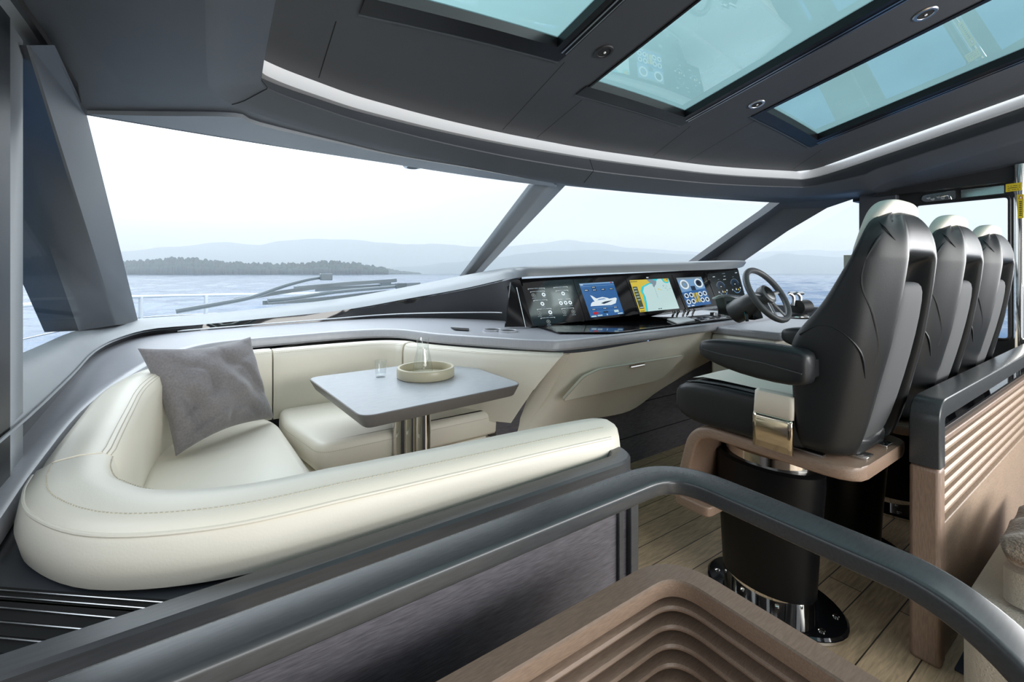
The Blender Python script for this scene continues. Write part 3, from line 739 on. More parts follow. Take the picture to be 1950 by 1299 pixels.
pn.rect(.02, .21, .13, .90, E_OLIVE); pn.words(.01, .04, .17, .03, E_OLIVE, 6)
for i in range(5): pn.words(.035, .25+i*.09, .075, .03, E_SEA, 3)
pn.rect(.03, .85, .12, .87, E_WHITE); pn.words(.02, .96, .1, .03, E_OLIVE, 4); pn.rect(.545, .27, .55, .62, E_GREY)
for i in range(9): 
    x, y = random.uniform(.75, .95), random.uniform(.2, .45); pn.rect(x, y, x+.035, y+.008, E_GREY)
pn.poly([(.60, .31), (.66, .33), (.64, .36)], E_YEL); pn.poly([(.66, .34), (.70, .36), (.69, .39)], E_YEL)
pn.words(.46, .94, .1, .025, E_OLIVE, 2); pn.words(.92, .02, .05, .03, E_NAVY, 2)
pn.out('screen', d2, label='chart screen with yellow land and pale sea')
pn = Panel([(1198, 534), (1272, 530.5), (1293, 587.5), (1218, 595)]); pn.words(.44, -.075, .06, .035, E_WHITE, 3); pn.out('maker_mark', d2)
# engine gauge display
d3 = bezel([(1279, 523), (1340, 519.5), (1366, 582), (1306, 590)])
pn = Panel([(1287, 529.5), (1334.5, 527.5), (1353.7, 579), (1308.7, 585.6)])
pn.rect(0, 0, 1, 1, E_BLUE2); pn.poly([(0, 0), (1, 0), (1, .06), (0, .07)], E_GREY); pn.poly([(0, .5), (1, .42), (1, 1), (0, 1)], E_BLUE)
for x, y in ((.22, .24), (.80, .22)): pn.disc(x, y, .17, .165, E_WHITE); pn.disc(x, y, .115, .115, E_GREY if x < .5 else E_NAVY); pn.disc(x, y, .05, .05, E_DARK if x > .5 else E_BLUE2)
pn.rect(.42, .31, .60, .46, E_NAVY)
for x, y in ((.13, .62), (.33, .61), (.70, .61), (.89, .60), (.12, .83), (.32, .83), (.70, .82), (.90, .82)): pn.disc(x, y, .082, .085, E_WHITE); pn.disc(x, y, .05, .052, E_NAVY)
pn.rect(.41, .55, .47, .88, E_YEL); pn.rect(.51, .55, .60, .88, E_YEL); pn.rect(.44, .58, .455, .86, E_OLIVE); pn.rect(.55, .6, .565, .86, E_OLIVE); pn.words(.02, .955, .3, .03, E_WHITE, 2)
pn.out('screen', d3, label='pale blue screen of round gauges and yellow bars')
# dark twin gauge display
d4 = bezel([(1342, 518.5), (1404, 511), (1421, 574), (1368, 581)])
pn = Panel([(1346, 522), (1405, 513.5), (1418, 567), (1367, 574)])
pn.rect(0, 0, 1, 1, E_DARK)
for x, y in ((.28, .52), (.76, .50)):
    pn.ring(x, y, .14, .20, .90, E_GREY, math.pi*1.05, math.pi*1.95); pn.ring(x, y, .13, .19, .55, E_NAVY, math.pi*.9, math.pi*2.1)
    pn.ring(x+.02, y+.18, .12, .13, .85, E_BLUE2, .2, math.pi-.2, 12)
    pn.rect(x-.02, y-.02, x+.02, y, E_WHITE); pn.poly([(x-.02, y+.20), (x, y+.12), (x+.02, y+.2)], E_WHITE); pn.disc(x+.07, y+.19, .02, .03, E_YEL, 8)
    pn.words(x-.02, y-.28, .05, .02, E_GREY, 2); pn.words(x-.15, y+.15, .04, .05, E_WHITE, 2); pn.words(x+.13, y+.12, .04, .05, E_WHITE, 2)
pn.words(.44, .06, .1, .02, E_GREY, 3); pn.words(.46, .16, .06, .02, E_WHITE, 3); pn.words(.42, .27, .1, .02, E_WHITE, 2); pn.words(.12, .12, .07, .03, E_WHITE, 3); pn.words(.86, .09, .07, .03, E_WHITE, 2); pn.words(.30, .93, .05, .03, E_WHITE, 2); pn.words(.60, .9, .08, .03, E_WHITE, 3)
pn.out('screen', d4, label='dark screen with two small dials')

# control pads, levers on the console top
m = M(); solid(m, [Z(1270, 610, .951), Z(1306, 606, .951), Z(1324, 612, .951), Z(1290, 618, .951)], (0, 0, .012)); obj('control_pad', m, WHITEP, console, bevel=.003, label='white touch pad')
m = M(); solid(m, [Z(1310, 605, .951), Z(1350, 601, .951), Z(1408, 603, .951), Z(1335, 613, .951)], (0, 0, .010)); obj('switch_pad', m, STEEL, console, bevel=.003)
for i in range(14):
    m = M(); u, v_ = i % 7, i//7; c = Z(1322+u*10+v_*5, 607-u*.9+v_*3, .964); m.box(c-V((.012, .010, 0)), c+V((.012, .010, .006))); obj('pad_key', m, BMATT if i % 3 else WHITEP, console)
for px, py in ((1280, 604), (1288, 603), (1300, 602), (1308, 601), (1318, 600)):
    m = M(); c = Z(px, py, .951); m.tube([c, c+V((.01, -.01, .035))], .008, 8); m.lathe([(.004, -.012), (.013, -.006), (.014, .004), (.006, .011)], c+V((.01, -.01, .042)), 12, ax=(.3, -.3, 1)); obj('toggle_lever', m, CHROME, console)
for px in (1371, 1381):
    m = M(); c = Z(px, 600, .951); m.add([], []); m.loft([[c+V((a*.016, b*.014, 0)) for a, b in ((-1, -1), (1, -1), (1, 1), (-1, 1))], [c+V((a*.018, b*.016-.01, .075)) for a, b in ((-1, -1), (1, -1), (1, 1), (-1, 1))]]); obj('rocker_lever', m, STEEL, console, bevel=.004)
m = M(); c = Z(1359, 602, .951); m.box(c-V((.025, .02, 0)), c+V((.025, .02, .03))); obj('rocker_base', m, STEEL, console, bevel=.005)

# cream fascia below the worktop with a locker door
lip = [Z(1068, 672, .885), Z(1100, 671.5, .885), Z(1225, 652, .885), Z(1420, 618, .885), Z(1560, 598, .885)]
m = M()
U_ = [Y(1070, 674, 1.90), Y(1130, 668, 1.86), Y(1222, 652, 1.86), Y(1345, 632, 1.90), Y(1420, 620, 1.92), Y(1520, 606, 1.95)]
Mq = [Y(1040, 745, 2.03), Y(1115, 705, 1.88), Y(1222, 680, 1.86), Y(1330, 655, 1.90), Y(1400, 640, 1.94), Y(1500, 622, 2.0)]
L1 = [Y(1000, 790, 2.10), Y(1060, 775, 1.98), Y(1160, 755, 1.97), Y(1262, 720, 2.0), Y(1345, 672, 2.04), Y(1440, 650, 2.1)]
L2 = [Y(950, 842, 2.14), Y(1010, 830, 2.05), Y(1120, 800, 2.04), Y(1200, 782, 2.04), Y(1258, 742, 2.05), Y(1345, 690, 2.1)]
bk = [p+V((0, .16, .0)) for p in L2]
rows = [U_, [a.lerp(b, .5) for a, b in zip(U_, Mq)], Mq, [a.lerp(b, .5) for a, b in zip(Mq, L1)], L1, [a.lerp(b, .6) for a, b in zip(L1, L2)], L2, bk]
m.grid([smooth_path(r, 5) for r in rows]); obj('fascia', m, CREAM, console, ang=60)
# diagonal cream end strip between sofa back and fascia
m = M(); secs = []
for a, b in (((1060, 676, 1.93), (1086, 674, 1.88)), ((1020, 742, 2.04), (1052, 742, 1.98)), ((985, 795, 2.10), (1015, 797, 2.05)), ((955, 832, 2.13), (985, 838, 2.08)), ((915, 856, 2.16), (930, 868, 2.12))):
    p, q = Y(*a), Y(*b); d = V((-.05, .22, 0)); f_ = V((-.006, -.012, 0))
    secs.append([p+d, p, p.lerp(q, .15)+f_, p.lerp(q, .85)+f_, q, q+d])
m.loft([r for r in zip(*[smooth_path(c_, 4) for c_ in zip(*secs)])] and [list(x) for x in zip(*[smooth_path(c_, 4) for c_ in zip(*secs)])]); obj('fascia_edge', m, CREAM, console, ang=50)
# locker door outline seam, handle
dp0 = Y(1068, 763, 1.99); dn = V((0.06, -1, -.28)).normalized()
def F(px, py, o=0):
    return onplane(px, py, Y(1180, 705, 1.862), V((.04, -1, -.35)).normalized())+V((0, -1, -.3)).normalized()*o
out_ = fil([F(1068, 763, .012), F(1110, 716, .012), F(1140, 702, .012), F(1302, 676, .012), F(1262, 716, .012), F(1245, 724, .012)], .03, 4, loop=True)
m = M(); solid(m, out_, V((0, 1, .3)).normalized()*.02); dr = obj('locker_door', m, CREAM, console, bevel=.003)
m = M(); m.tube(out_, .0022, 5, loop=True); obj('door_seam', m, CREAM_STITCH, dr)
m = M(); a, b = F(1196, 697, .02), F(1222, 692, .02); m.tube([a, b], .007, 8); m.obox((a+b)/2+V((0, .004, .008)), (b-a)*.55, V((0, .004, .001)), V((0, 0, .006))); obj('door_handle', m, CHROME, dr)
# grey lower panel under the helm
m = M(); m.box((1.30, 2.08, 0), (4.46, 2.2, .75)); obj('lower_panel', m, GREYWOOD, console)
m = M()
for z in (.18, .40): m.box((1.30, 2.077, z), (4.46, 2.081, z+.004))
obj('panel_groove', m, DARKGAP, console)

# ================================================================== DINETTE
sofa = thing('corner_sofa', 'cream leather wrap-around sofa round the grey pedestal table', 'sofa', (.45, 1.7, 0))
# base box with grey oak back, dark cap
m = M(); pts = fil2([(-.44, .865), (1.0, .865), (1.0, 1.06), (-.44, 1.06)], .02, 3); m.prism(pts, 0, .71); obj('sofa_base', m, GREYWOOD, sofa)
m = M(); path = fil([V((-.44, .872, .765)), V((.985, .872, .765)), V((1.0, 1.14, .765))], .06, 6)
prof = [(.030, -.03), (.030, .012), (.024, .018), (-.018, .018), (-.03, .006), (-.03, -.03)]
m.sweep(path, prof); obj('base_cap', m, DARKWOOD, sofa, ang=30)
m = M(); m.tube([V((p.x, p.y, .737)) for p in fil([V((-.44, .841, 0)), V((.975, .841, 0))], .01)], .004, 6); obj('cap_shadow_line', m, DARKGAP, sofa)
m = M(); m.box((.935, .855, .0), (.955, .868, .735)); m.box((.975, .848, 0), (1.008, .88, .735)); obj('corner_post', m, DARKWOOD, sofa, bevel=.004)
m = M(); m.prism([(-.44, .89), (.9, .89), (.9, 1.02), (.18, 1.025), (.02, 1.05), (-.12, 1.125), (-.21, 1.25), (-.25, 1.45), (-.44, 1.45)], .712, .735); obj('dark_shelf', m, DLEATH, sofa, label='dark shelf under the rounded sofa end')
# backs
def back_profile(top, bot, wi, wo, tuck):
    # inner side negative a (right of travel is +a); profile goes round: a<0 = into cabin
    return [(-wi*.9, bot), (-wi*1.0, (bot+top)/2), (-wi, top-.05), (-wi*.86, top-.012), (-wi*.6, top), (0, top+.004), (wo*.62, top-.002), (wo*.86, top-.012), (wo*1.0, top-.035), (wo*1.08, top-.075), (wo*.98, top-.115), (wo*tuck, bot if bot > .7 else .745)]
near_path = smooth_path([V((1.045, 1.008, 0)), V((.8, 1.015, 0)), V((.45, 1.02, 0)), V((.18, 1.025, 0)), V((.02, 1.05, 0)), V((-.12, 1.125, 0)), V((-.21, 1.25, 0)), V((-.245, 1.36, 0)), V((-.255, 1.455, 0))], 6)
N = len(near_path)
def near_prof(i, s):
    e = .62+.38*(1-(1-min(1, s/.05))**2)**.5
    # travel is to port then forward: right of travel (+a) is forward / inboard, so mirror: outer is -a
    top = .862-.03*max(0, 1-s/.35)**1; W = 1.0 if s < .45 else 1.0
    wi, wo = .068, .086
    if s > .75: wi = .066
    pr = back_profile(top, .50, wi, wo, .55)
    return [(-a*e, (top-(top-b)*(.9+.1*e)) if b > .7 else b) for a, b in pr]
m = M(); m.sweep(near_path, near_prof); obj('aft_back_cushion', m, CREAM, sofa, ang=60)
# piping / stitch along the aft edge of the near back
pp = []; p2 = []; p3 = []
for i, sc in enumerate(sweepsecs(near_path, near_prof)):
    if i > 1: pp.append(sc[7].lerp(sc[8], .45)); p2.append(sc[6].lerp(sc[5], .12)+V((0, 0, .0006))); p3.append(sc[3]+V((0, 0, .001)))
m = M(); m.tube(pp, .0042, 8); obj('piping', m, CREAM, sofa)
def stitches(path, name='stitching', step=.009, ln=.005, r=.0011):
    m = M(); L = resamp(path, int(sum((b-a).length for a, b in zip(path, path[1:]))/step))
    for a, b in zip(L, L[1:]): m.tube([a, a.lerp(b, ln/step)], r, 4)
    return obj(name, m, CREAM_STITCH, sofa)
stitches(p2); stitches(p3)
port_path = smooth_path([V((-.258, 1.462, 0)), V((-.26, 1.8, 0)), V((-.255, 2.2, 0)), V((-.20, 2.48, 0)), V((-.06, 2.70, 0)), V((.12, 2.80, 0)), V((.275, 2.82, 0))], 6)
def mk_back(name, path, wi, wo, top, bot=.50, e0=.03, e1=.03, shear1=0, seam=True):
    def pf(i, s):
        n = len(path)-1
        e = .93+.07*min(1, min(s/e0, (1-s)/e1))
        return [(-a*e, top(s)-(top(s)-b)*e if b > .7 else b) for a, b in back_profile(top(s), bot, wi(s), wo, .6)]
    secs = sweepsecs(path, pf)
    if shear1:
        d = (path[-1]-path[-8]).normalized(); n = len(secs)
        for i, sc in enumerate(secs):
            k = max(0, (i/(n-1)-.4)/.6)
            for q in sc: q += d*(-shear1*k*max(0, top(1)-q.z))
    m = M(); m.loft(secs); o = obj(name, m, CREAM, sofa, ang=60)
    if seam:
        stitches([sc[4]+V((0, 0, .0008)) for sc in secs], r=.0009); stitches([sc[3]+V((0, 0, .0008)) for sc in secs], r=.0009)
        m = M(); m.tube([(sc[4]*.5+sc[3]*.5)+V((0, 0, -.0005)) for sc in secs], .0016, 5); obj('seam', m, CREAM_STITCH, sofa)
    return o
mk_back('port_back_cushion', port_path, lambda s: .07+.0*s, .075, lambda s: .864+.022*min(1, s*4)-.008*s, e0=.004)
front_path = smooth_path([V((.285, 2.82, 0)), V((.6, 2.825, 0)), V((.86, 2.80, 0)), V((.98, 2.72, 0)), V((1.02, 2.64, 0))], 6)
mk_back('front_back_cushion', front_path, lambda s: .07, .07, lambda s: .875, e1=.02)
diag_path = smooth_path([V((1.025, 2.63, 0)), V((1.14, 2.40, 0)), V((1.30, 2.14, 0)), V((1.50, 1.90, 0)), V((1.57, 1.83, 0))], 6)
mk_back('helm_side_back_cushion', diag_path, lambda s: .07, .06, lambda s: .872, shear1=.85, e1=.02)
# seats
def cushion(name, poly, z0, z1, rad=.07, stitch=True):
    p = [V((a, b, 0)) for a, b in fil2(poly, rad, 4)]
    lv = [(z0, .015), (z0+.015, .004), (z0+(z1-z0)*.45, 0), (z1-.035, .0015), (z1-.015, .007), (z1-.004, .018), (z1, .035)]
    secs = [[V((q.x, q.y, z)) for q in insetp(p, d)] for z, d in lv]
    m = M(); m.loft(secs); o = obj(name, m, CREAM, sofa, ang=60)
    if stitch:
        stitches([q*1.0 for q in secs[3]]+[secs[3][0]], 'seat_stitching', .009, .006, .0012)
    return o
cushion('port_seat', [(-.21, 1.10), (.33, 1.10), (.33, 1.78), (.285, 2.55), (.20, 2.76), (-.05, 2.70), (-.21, 2.45)], .40, .548)
cushion('front_seat', [(.305, 2.52), (.39, 2.07), (1.33, 2.08), (1.40, 2.11), (1.30, 2.20), (1.06, 2.62), (.92, 2.78), (.31, 2.79)], .42, .55)
m = M(); m.prism(fil2([(-.22, 1.1), (.30, 1.1), (.36, 2.10), (1.28, 2.13), (1.02, 2.8), (-.2, 2.8)], .03), 0, .40); obj('plinth', m, CREAM, sofa, bevel=.006)
m = M(); m.prism([(1.22, 2.19), (1.40, 2.15), (1.48, 2.4), (1.2, 2.6)], 0, .50); obj('seat_end_filler', m, CREAM, sofa)
m = M(); m.prism([(.40, 2.03), (1.40, 2.06), (1.30, 2.25), (.42, 2.2)], .33, .385); obj('plinth_ledge', m, CREAM, sofa, bevel=.008)

# throw pillow
def bil(c, s, t): return (c[0]*(1-s)+c[1]*s)*(1-t)+(c[3]*(1-s)+c[2]*s)*t
cn = [X(262, 664, -.235), Y(478, 640, 2.60), Y(523, 797, 2.56), Z(333, 872, .55)]
cn[0] = T(259, 662, 1.86); cn[3] = T(333, 872, 1.80)
nrm = (cn[1]-cn[0]).cross(cn[3]-cn[0]).normalized()
if nrm.dot(EYE-cn[0]) < 0: nrm = -nrm
G = 48; m = M(); rowsF, rowsB = [], []
for i in range(G+1):
    rf, rb = [], []
    for j in range(G+1):
        s, t = j/G, i/G; e = (max(0, 16*s*(1-s)*t*(1-t)))**.5
        pin = .07*(math.sin(math.pi*s)); pin2 = .05*math.sin(math.pi*t)
        ss = s+(.5-s)*.10*math.sin(math.pi*t)*(abs(2*s-1)**2); tt = t+(.5-t)*.16*math.sin(math.pi*s)*(abs(2*t-1)**2)
        p = bil(cn, ss, tt)
        wr = .007*math.sin(9*s+7*t+2*math.sin(6*t))*e+.010*math.exp(-((s-.25-.55*(t-.55))**2)/.003)*e*(1 if t > .45 else .2)-.013*math.exp(-((t-.80+.30*(s-.3))**2)/.0015)*e*(1-s)-.006*math.sin(20*s-14*t)*e*math.exp(-((t-.6)**2)/.05)-.014*math.exp(-((s-.14-.1*t)**2)/.002)*e*t
        wr += .5*e*(.030*(abs(noise.noise(V((s*2.6+3.2*t, t*3.4-s, 1.7))))-.25)-.018*max(0, 1-abs(noise.noise(V((s*3.1-1.5*t, t*2.2+s, 5.3))))*7)*(.4+t))
        rf.append(p+nrm*(.12*e+2.2*wr)); rb.append(p-nrm*.055*e)
    rowsF.append(rf); rowsB.append(rb)
m.grid(rowsF); m.grid([list(reversed(r)) for r in rowsB])
po = obj('throw_pillow', m, FABGREY, sub=1, label='square grey linen throw pillow propped in the port corner of the cream sofa', cat='cushion', recalc=False)
bm = bmesh.new(); bm.from_mesh(po.data); bmesh.ops.remove_doubles(bm, verts=bm.verts, dist=.0005); bmesh.ops.recalc_face_normals(bm, faces=bm.faces); bm.to_mesh(po.data); bm.free()

# dining table
tz = .78
tcn = [Z(585, 719, tz), Z(688, 795, tz), Z(997, 731, tz), Z(860, 684, tz)]
table = thing('dining_table', 'square grey pedestal table with rounded corners in front of the cream sofa', 'table', ((tcn[0]+tcn[2])/2).to_2d().to_3d())
ctr = (tcn[0]+tcn[2])/2
pt = [V((p.x, p.y, 0)) for p in fil([V((p.x, p.y, 0)) for p in tcn], .065, 7, loop=True)]
m = M(); lv = [(tz-.056, .030), (tz-.052, .024), (tz-.010, .002), (tz-.003, 0), (tz-.0005, .002)]
m.loft([[V((q.x, q.y, z)) for q in insetp(pt, d)] for z, d in lv]); top = obj('tabletop', m, TABLEEDGE, table, ang=25)
m = M(); m.loft([[V((q.x, q.y, z)) for q in insetp(pt, d)] for z, d in ((tz-.002, .004), (tz, .006))]); obj('top_veneer', m, TABLETOP, top, label='pale grey veneer top')
for px, r in ((765, .042), (785, .042), (806, .034)):
    p = T(px, 830, 2.14 if px < 800 else 2.06); m = M(); m.lathe([(r*1.5, 0), (r*1.5, .012), (r, .016), (r, tz-.06), (r*1.3, tz-.057)], (p.x, p.y, 0), 28); obj('pedestal_tube', m, CHROME, table)
p = T(785, 830, 2.12); m = M(); m.box((p.x-.14, p.y-.12, tz-.066), (p.x+.14, p.y+.12, tz-.055)); obj('mount_plate', m, DARKMET, table)
# tray, carafe, tumbler
c = Z(811, 728, tz); c = V((.872, 2.055, tz)); c = Z(811, 717, tz)
m = M(); m.lathe([(.135, 0), (.140, .003), (.143, .006), (.143, .047), (.140, .051), (.129, .051), (.126, .047), (.126, .012), (.001, .011)], c, 56)
tray = obj('round_tray', m, TRAYM, label='round cream tray under the glass carafe on the table', cat='tray', ang=50)
m = M(); m.lathe([(.1365, .0005), (.1365, .0035)], c, 40); obj('tray_base', m, BMATT, tray)
cc = c+V((-.008, .02, .012)); m = M()
m.lathe([(.048, 0), (.052, .004), (.0515, .02), (.040, .085), (.031, .122), (.0290, .132), (.0295, .155), (.033, .180), (.0315, .180), (.028, .155), (.0275, .132), (.0295, .122), (.0385, .085), (.0495, .022), (.048, .007), (.001, .006)], cc, 40)
obj('glass_carafe', m, TUMBLER, label='clear glass carafe standing in the round cream tray', cat='carafe', ang=60)
g = Z(725, 718, tz); m = M()
m.lathe([(.023, 0), (.025, .003), (.030, .086), (.0288, .086), (.0242, .012), (.001, .010)], g, 32)
obj('drinking_glass', m, TUMBLER, label='small clear tumbler on the grey table beside the tray', cat='glass', ang=60)

# ================================================================== NEAR GUARD RAIL AND SLATTED SCREENS
rail = thing('guard_rail', 'charcoal flat hand rail bending round the near slatted wooden screen', 'railing', (.9, .62, 0))
path = fil([V((-.45, .665, .83)), V((.905, .665, .83)), V((.905, .16, .83)), V((.885, .02, .70)), V((.875, -.03, 0))], [0, .12, .12, .12, 0], 10)
prof = [(q[0], q[1]) for q in rrect(.078, .036, .010, 4)]
m = M(); m.sweep(path, prof, rise=True); obj('handrail', m, DARKMET, rail, ang=30)
m = M(); m.tube([V((-.40, .665, .62)), V((-.40, .665, .82))], .018, 12); obj('rail_post', m, DARKMET, rail)

scr = thing('slatted_screen', 'brown wooden slatted screen with rounded corner under the near hand rail', 'screen', (.9, .62, 0))
outl = lambda z: fil([V((-.45, .660, z)), V((.900, .660, z)), V((.900, -.25, z))], [0, .10, 0], 10)
m = M(); m.sweep(outl(.602), [(.028, -.018), (.030, -.014), (.030, .016), (.026, .019), (-.026, .019), (-.030, .015), (-.030, -.012), (-.026, -.018)]); obj('top_board', m, BROWNWOOD, scr, ang=30)
pz = .602-.045
while pz > .05:
    m = M(); m.sweep(outl(pz), [(-.024, -.003), (-.024, .009), (.016, .009), (.025, .005), (.028, -.001), (.025, -.007), (.018, -.008)]); obj('slat', m, BROWNWOOD, scr, ang=30); pz -= .0425
m = M(); m.sweep(outl(.3), [(-.022, -.30), (-.022, .29), (-.028, .29), (-.028, -.30)]); obj('backing', m, DARKBROWN, scr, label='brown backing board')
m = M(); m.sweep(outl(.012), [(.03, -.012), (.03, .012), (-.03, .012), (-.03, -.012)]); obj('bottom_board', m, BROWNWOOD, scr)

scr2 = thing('slatted_partition', 'light wooden slatted partition with dark frame bar behind the helm seats', 'partition', (3.0, .46, 0))
XL = 1.972; y0, y1 = .425, .505; XR = 4.44
m = M()
bar = fil([V((XL+.035, .465, .657)), V((XL+.035, .465, .847)), V((XR, .465, .847))], [0, .05, 0], 8)
secs = []
for i, p in enumerate(bar):
    t = (bar[min(i+1, len(bar)-1)]-bar[max(i-1, 0)]).normalized(); n = V((-t.z, 0, t.x))
    secs.append([p+V((0, a, 0))+n*b for a, b in rrect(.08, .064, .008, 3)])
m.loft(secs); obj('frame_bar', m, DARKMET, scr2, ang=30)
m = M(); m.box((XL+.003, y0, 0), (XL+.067, y1, .654)); obj('end_post', m, ENDWOOD, scr2, bevel=.012)
m = M(); m.box((XL+.06, .47, 0), (XR, .50, .72)); obj('backing', m, BROWNWOOD, scr2)
m = M(); m.box((XL+.06, .440, .715), (XR, .50, .735)); obj('ledge', m, ENDWOOD, scr2, bevel=.004)
m = M(); m.box((XL+.06, .455, .735), (XR, .500, .76)); obj('dark_inlay', m, BGLOSS, scr2)
for i in range(6):
    z = .695-.042*i; m = M(); m.sweep([V((XR, 0.47, z)), V((XL+.062, .47, z))][::-1], [(-.0, -.014), (-.0, .012), (.030, .012), (.036, .006), (.036, -.002), (.026, -.012)]); obj('slat', m, TANWOOD, scr2, ang=30)
m = M(); m.box((XL+.06, .432, .0), (XR, .470, .455)); obj('lower_board', m, TANWOOD, scr2, bevel=.004)

# black vent grille on the shelf beside the sofa
gz = .737
vent = thing('vent_grille', 'black slatted vent grille set beside the rounded end of the cream sofa', 'vent', (-.25, .95, gz))
gq = [Z(-90, 1120, gz), Z(15, 1112, gz), Z(395, 1156, gz), Z(330, 1270, gz), Z(-90, 1420, gz)]
m = M(); solid(m, fil([Z(-120, 1111, gz), Z(380, 1150, gz), Z(500, 1165, gz), Z(280, 1420, gz), Z(-120, 1420, gz)], .01, 3, loop=True), (0, 0, .003)); obj('grille_plate', m, DARKGAP, vent)
for k, (a, b) in enumerate((((-100, 1116), (385, 1153)), ((-100, 1128), (370, 1166)), ((-100, 1148), (330, 1187)), ((-100, 1176), (260, 1207)), ((-100, 1206), (190, 1233)), ((-100, 1240), (120, 1262)), ((-100, 1275), (60, 1290)))):
    p, q = Z(*a, gz+.007), Z(*b, gz+.007); m = M(); m.tube([p, q], .0013, 6)
    d = (q-p).normalized(); nn = V((-d.y, d.x, 0)); m.obox((p+q)/2-nn*.011-V((0, 0, .004)), (q-p)/2, nn*.009, V((0, 0, .001)), 1); obj('slat', m, [STEEL, DARKGAP], vent)

# ================================================================== HELM SEATS
SX, SY = 1.87, .85
seat = thing('helm_chair', 'black leather helm seat closest to the cream sofa, nearest of the row of three', 'chair', (SX, SY, 0), 'helm seats in a row')
def W(x, y, z): return V((SX+x, y, z))
# backrest shell rings: z, front y, wing halfwidth, side-mid y, rear halfwidth, rear y
RG = [(.70, .70, .23, .63, .17, .575, 1), (.74, .715, .255, .63, .18, .555, 1), (.85, .72, .265, .61, .18, .525, 1), (.95, .72, .27, .585, .178, .505, 1), (1.04, .725, .275, .565, .175, .485, 1), (1.09, .715, .275, .555, .172, .475, 1), (1.14, .68, .27, .545, .170, .468, 1),
      (1.20, .635, .265, .535, .165, .458, 1), (1.27, .60, .26, .525, .160, .448, 1), (1.345, .565, .25, .515, .155, .440, 1), (1.352, .562, .25, .514, .155, .440, 0), (1.40, .545, .235, .51, .15, .442, 0), (1.45, .535, .205, .505, .135, .452, 0), (1.485, .525, .16, .50, .10, .47, 0), (1.497, .515, .09, .497, .06, .482, 0)]
secs = []
for z, yf, wf, ym, wr, yr, rec in RG:
    rc = min(.10, (yf-yr)*.6)*rec
    half = [(0, yf-.05 if z < 1.4 else yf), (wf*.55, yf-.05 if z < 1.4 else yf), (wf*.80, yf-.005), (wf*.93, yf), (wf*1.0, yf-.02), (wf*.985, (yf*.5+ym*.5)), ((wf+wr)*.5+.025, ym-.02), (wr+.022, yr+.02), (wr, yr+.003), (wr-.012, yr), (wr-.028, yr+.002), (wr-.034, yr+rc), (wr*.4, yr+rc), (0, yr+rc)]
    ringp = [W(-a, b, z) for a, b in half]+[W(a, b, z) for a, b in reversed(half[1:-1])]
    secs.append(ringp)
m = M(); m.loft(secs); obj('backrest', m, BLEATH, seat, sub=2)
# rear pad in the recess
m = M(); rs = []
for z, yr, wv in ((.70, .60, .08), (.73, .578, .118), (.80, .55, .125), (.95, .512, .125), (1.1, .480, .122), (1.22, .462, .118), (1.262, .462, .11), (1.275, .475, .08)):
    rs.append([W(a, yr+b, z) for a, b in ((-wv, .07), (-wv, .016), (-wv*.92, .003), (-wv*.5, 0), (wv*.5, 0), (wv*.92, .003), (wv, .016), (wv, .07))])
m.loft(rs); obj('rear_pocket', m, BFAB, seat, sub=1, label='ribbed charcoal pocket')
# piping seams on the bolster
def on_side(z, f):
    for a, b in zip(RG, RG[1:]):
        if a[0] <= z <= b[0]:
            u = (z-a[0])/(b[0]-a[0]); g_ = [p+(q-p)*u for p, q in zip(a, b)]
            yf, wf, ym, wr, yr = g_[1:6]
            pts = [(wf*1.0, yf-.02), (wf*.985, (yf*.5+ym*.5)), ((wf+wr)*.5+.025, ym-.02), (wr+.022, yr+.02)]
            f_ = f*3; i = min(2, int(f_)); u = f_-i
            x = pts[i][0]*(1-u)+pts[i+1][0]*u; y = pts[i][1]*(1-u)+pts[i+1][1]*u
            return x, y
for sgn in (-1, 1):
    for path in ([(1.46, .95), (1.40, .62), (1.33, .50), (1.26, .56), (1.18, .78), (1.08, .98), (1.02, 1.0)], [(1.10, .02), (1.135, .25), (1.12, .5), (1.06, .75), (.98, .92)], [(1.47, .3), (1.44, .7), (1.40, .97)]):
        m = M(); q = []
        for z, f in path:
            x, y = on_side(z, f); q.append(W(sgn*(x-.004), y, z))
        m.tube(smooth_path(q, 6), .0035 if len(path) > 3 else .002, 6); obj('seam', m, BLEATH, seat)
# cream headrest
m = M(); hs = []
for z, wv, y0_, y1_ in ((1.33, .185, .565, .595), (1.40, .185, .54, .575), (1.46, .175, .505, .565), (1.505, .155, .478, .555), (1.532, .115, .482, .54), (1.538, .06, .495, .525)):
    hs.append([W(a, b, z) for a, b in ((-wv, y0_), (-wv*1.03, (y0_+y1_)/2), (-wv*.9, y1_-.006), (-wv*.4, y1_), (wv*.4, y1_), (wv*.9, y1_-.006), (wv*1.03, (y0_+y1_)/2), (wv, y0_), (wv*.5, y0_-.004), (-wv*.5, y0_-.004))])
m.loft(hs); obj('headrest', m, CREAM, seat, sub=2, label='cream headrest')
m = M(); m.grid([[W(a, b, z) for a, b in ((-.15, .55), (-.16, .60), (0, .605), (.16, .60), (.15, .55))] for z in (1.10, 1.2, 1.30, 1.36)]); obj('front_pad', m, CREAM, seat)
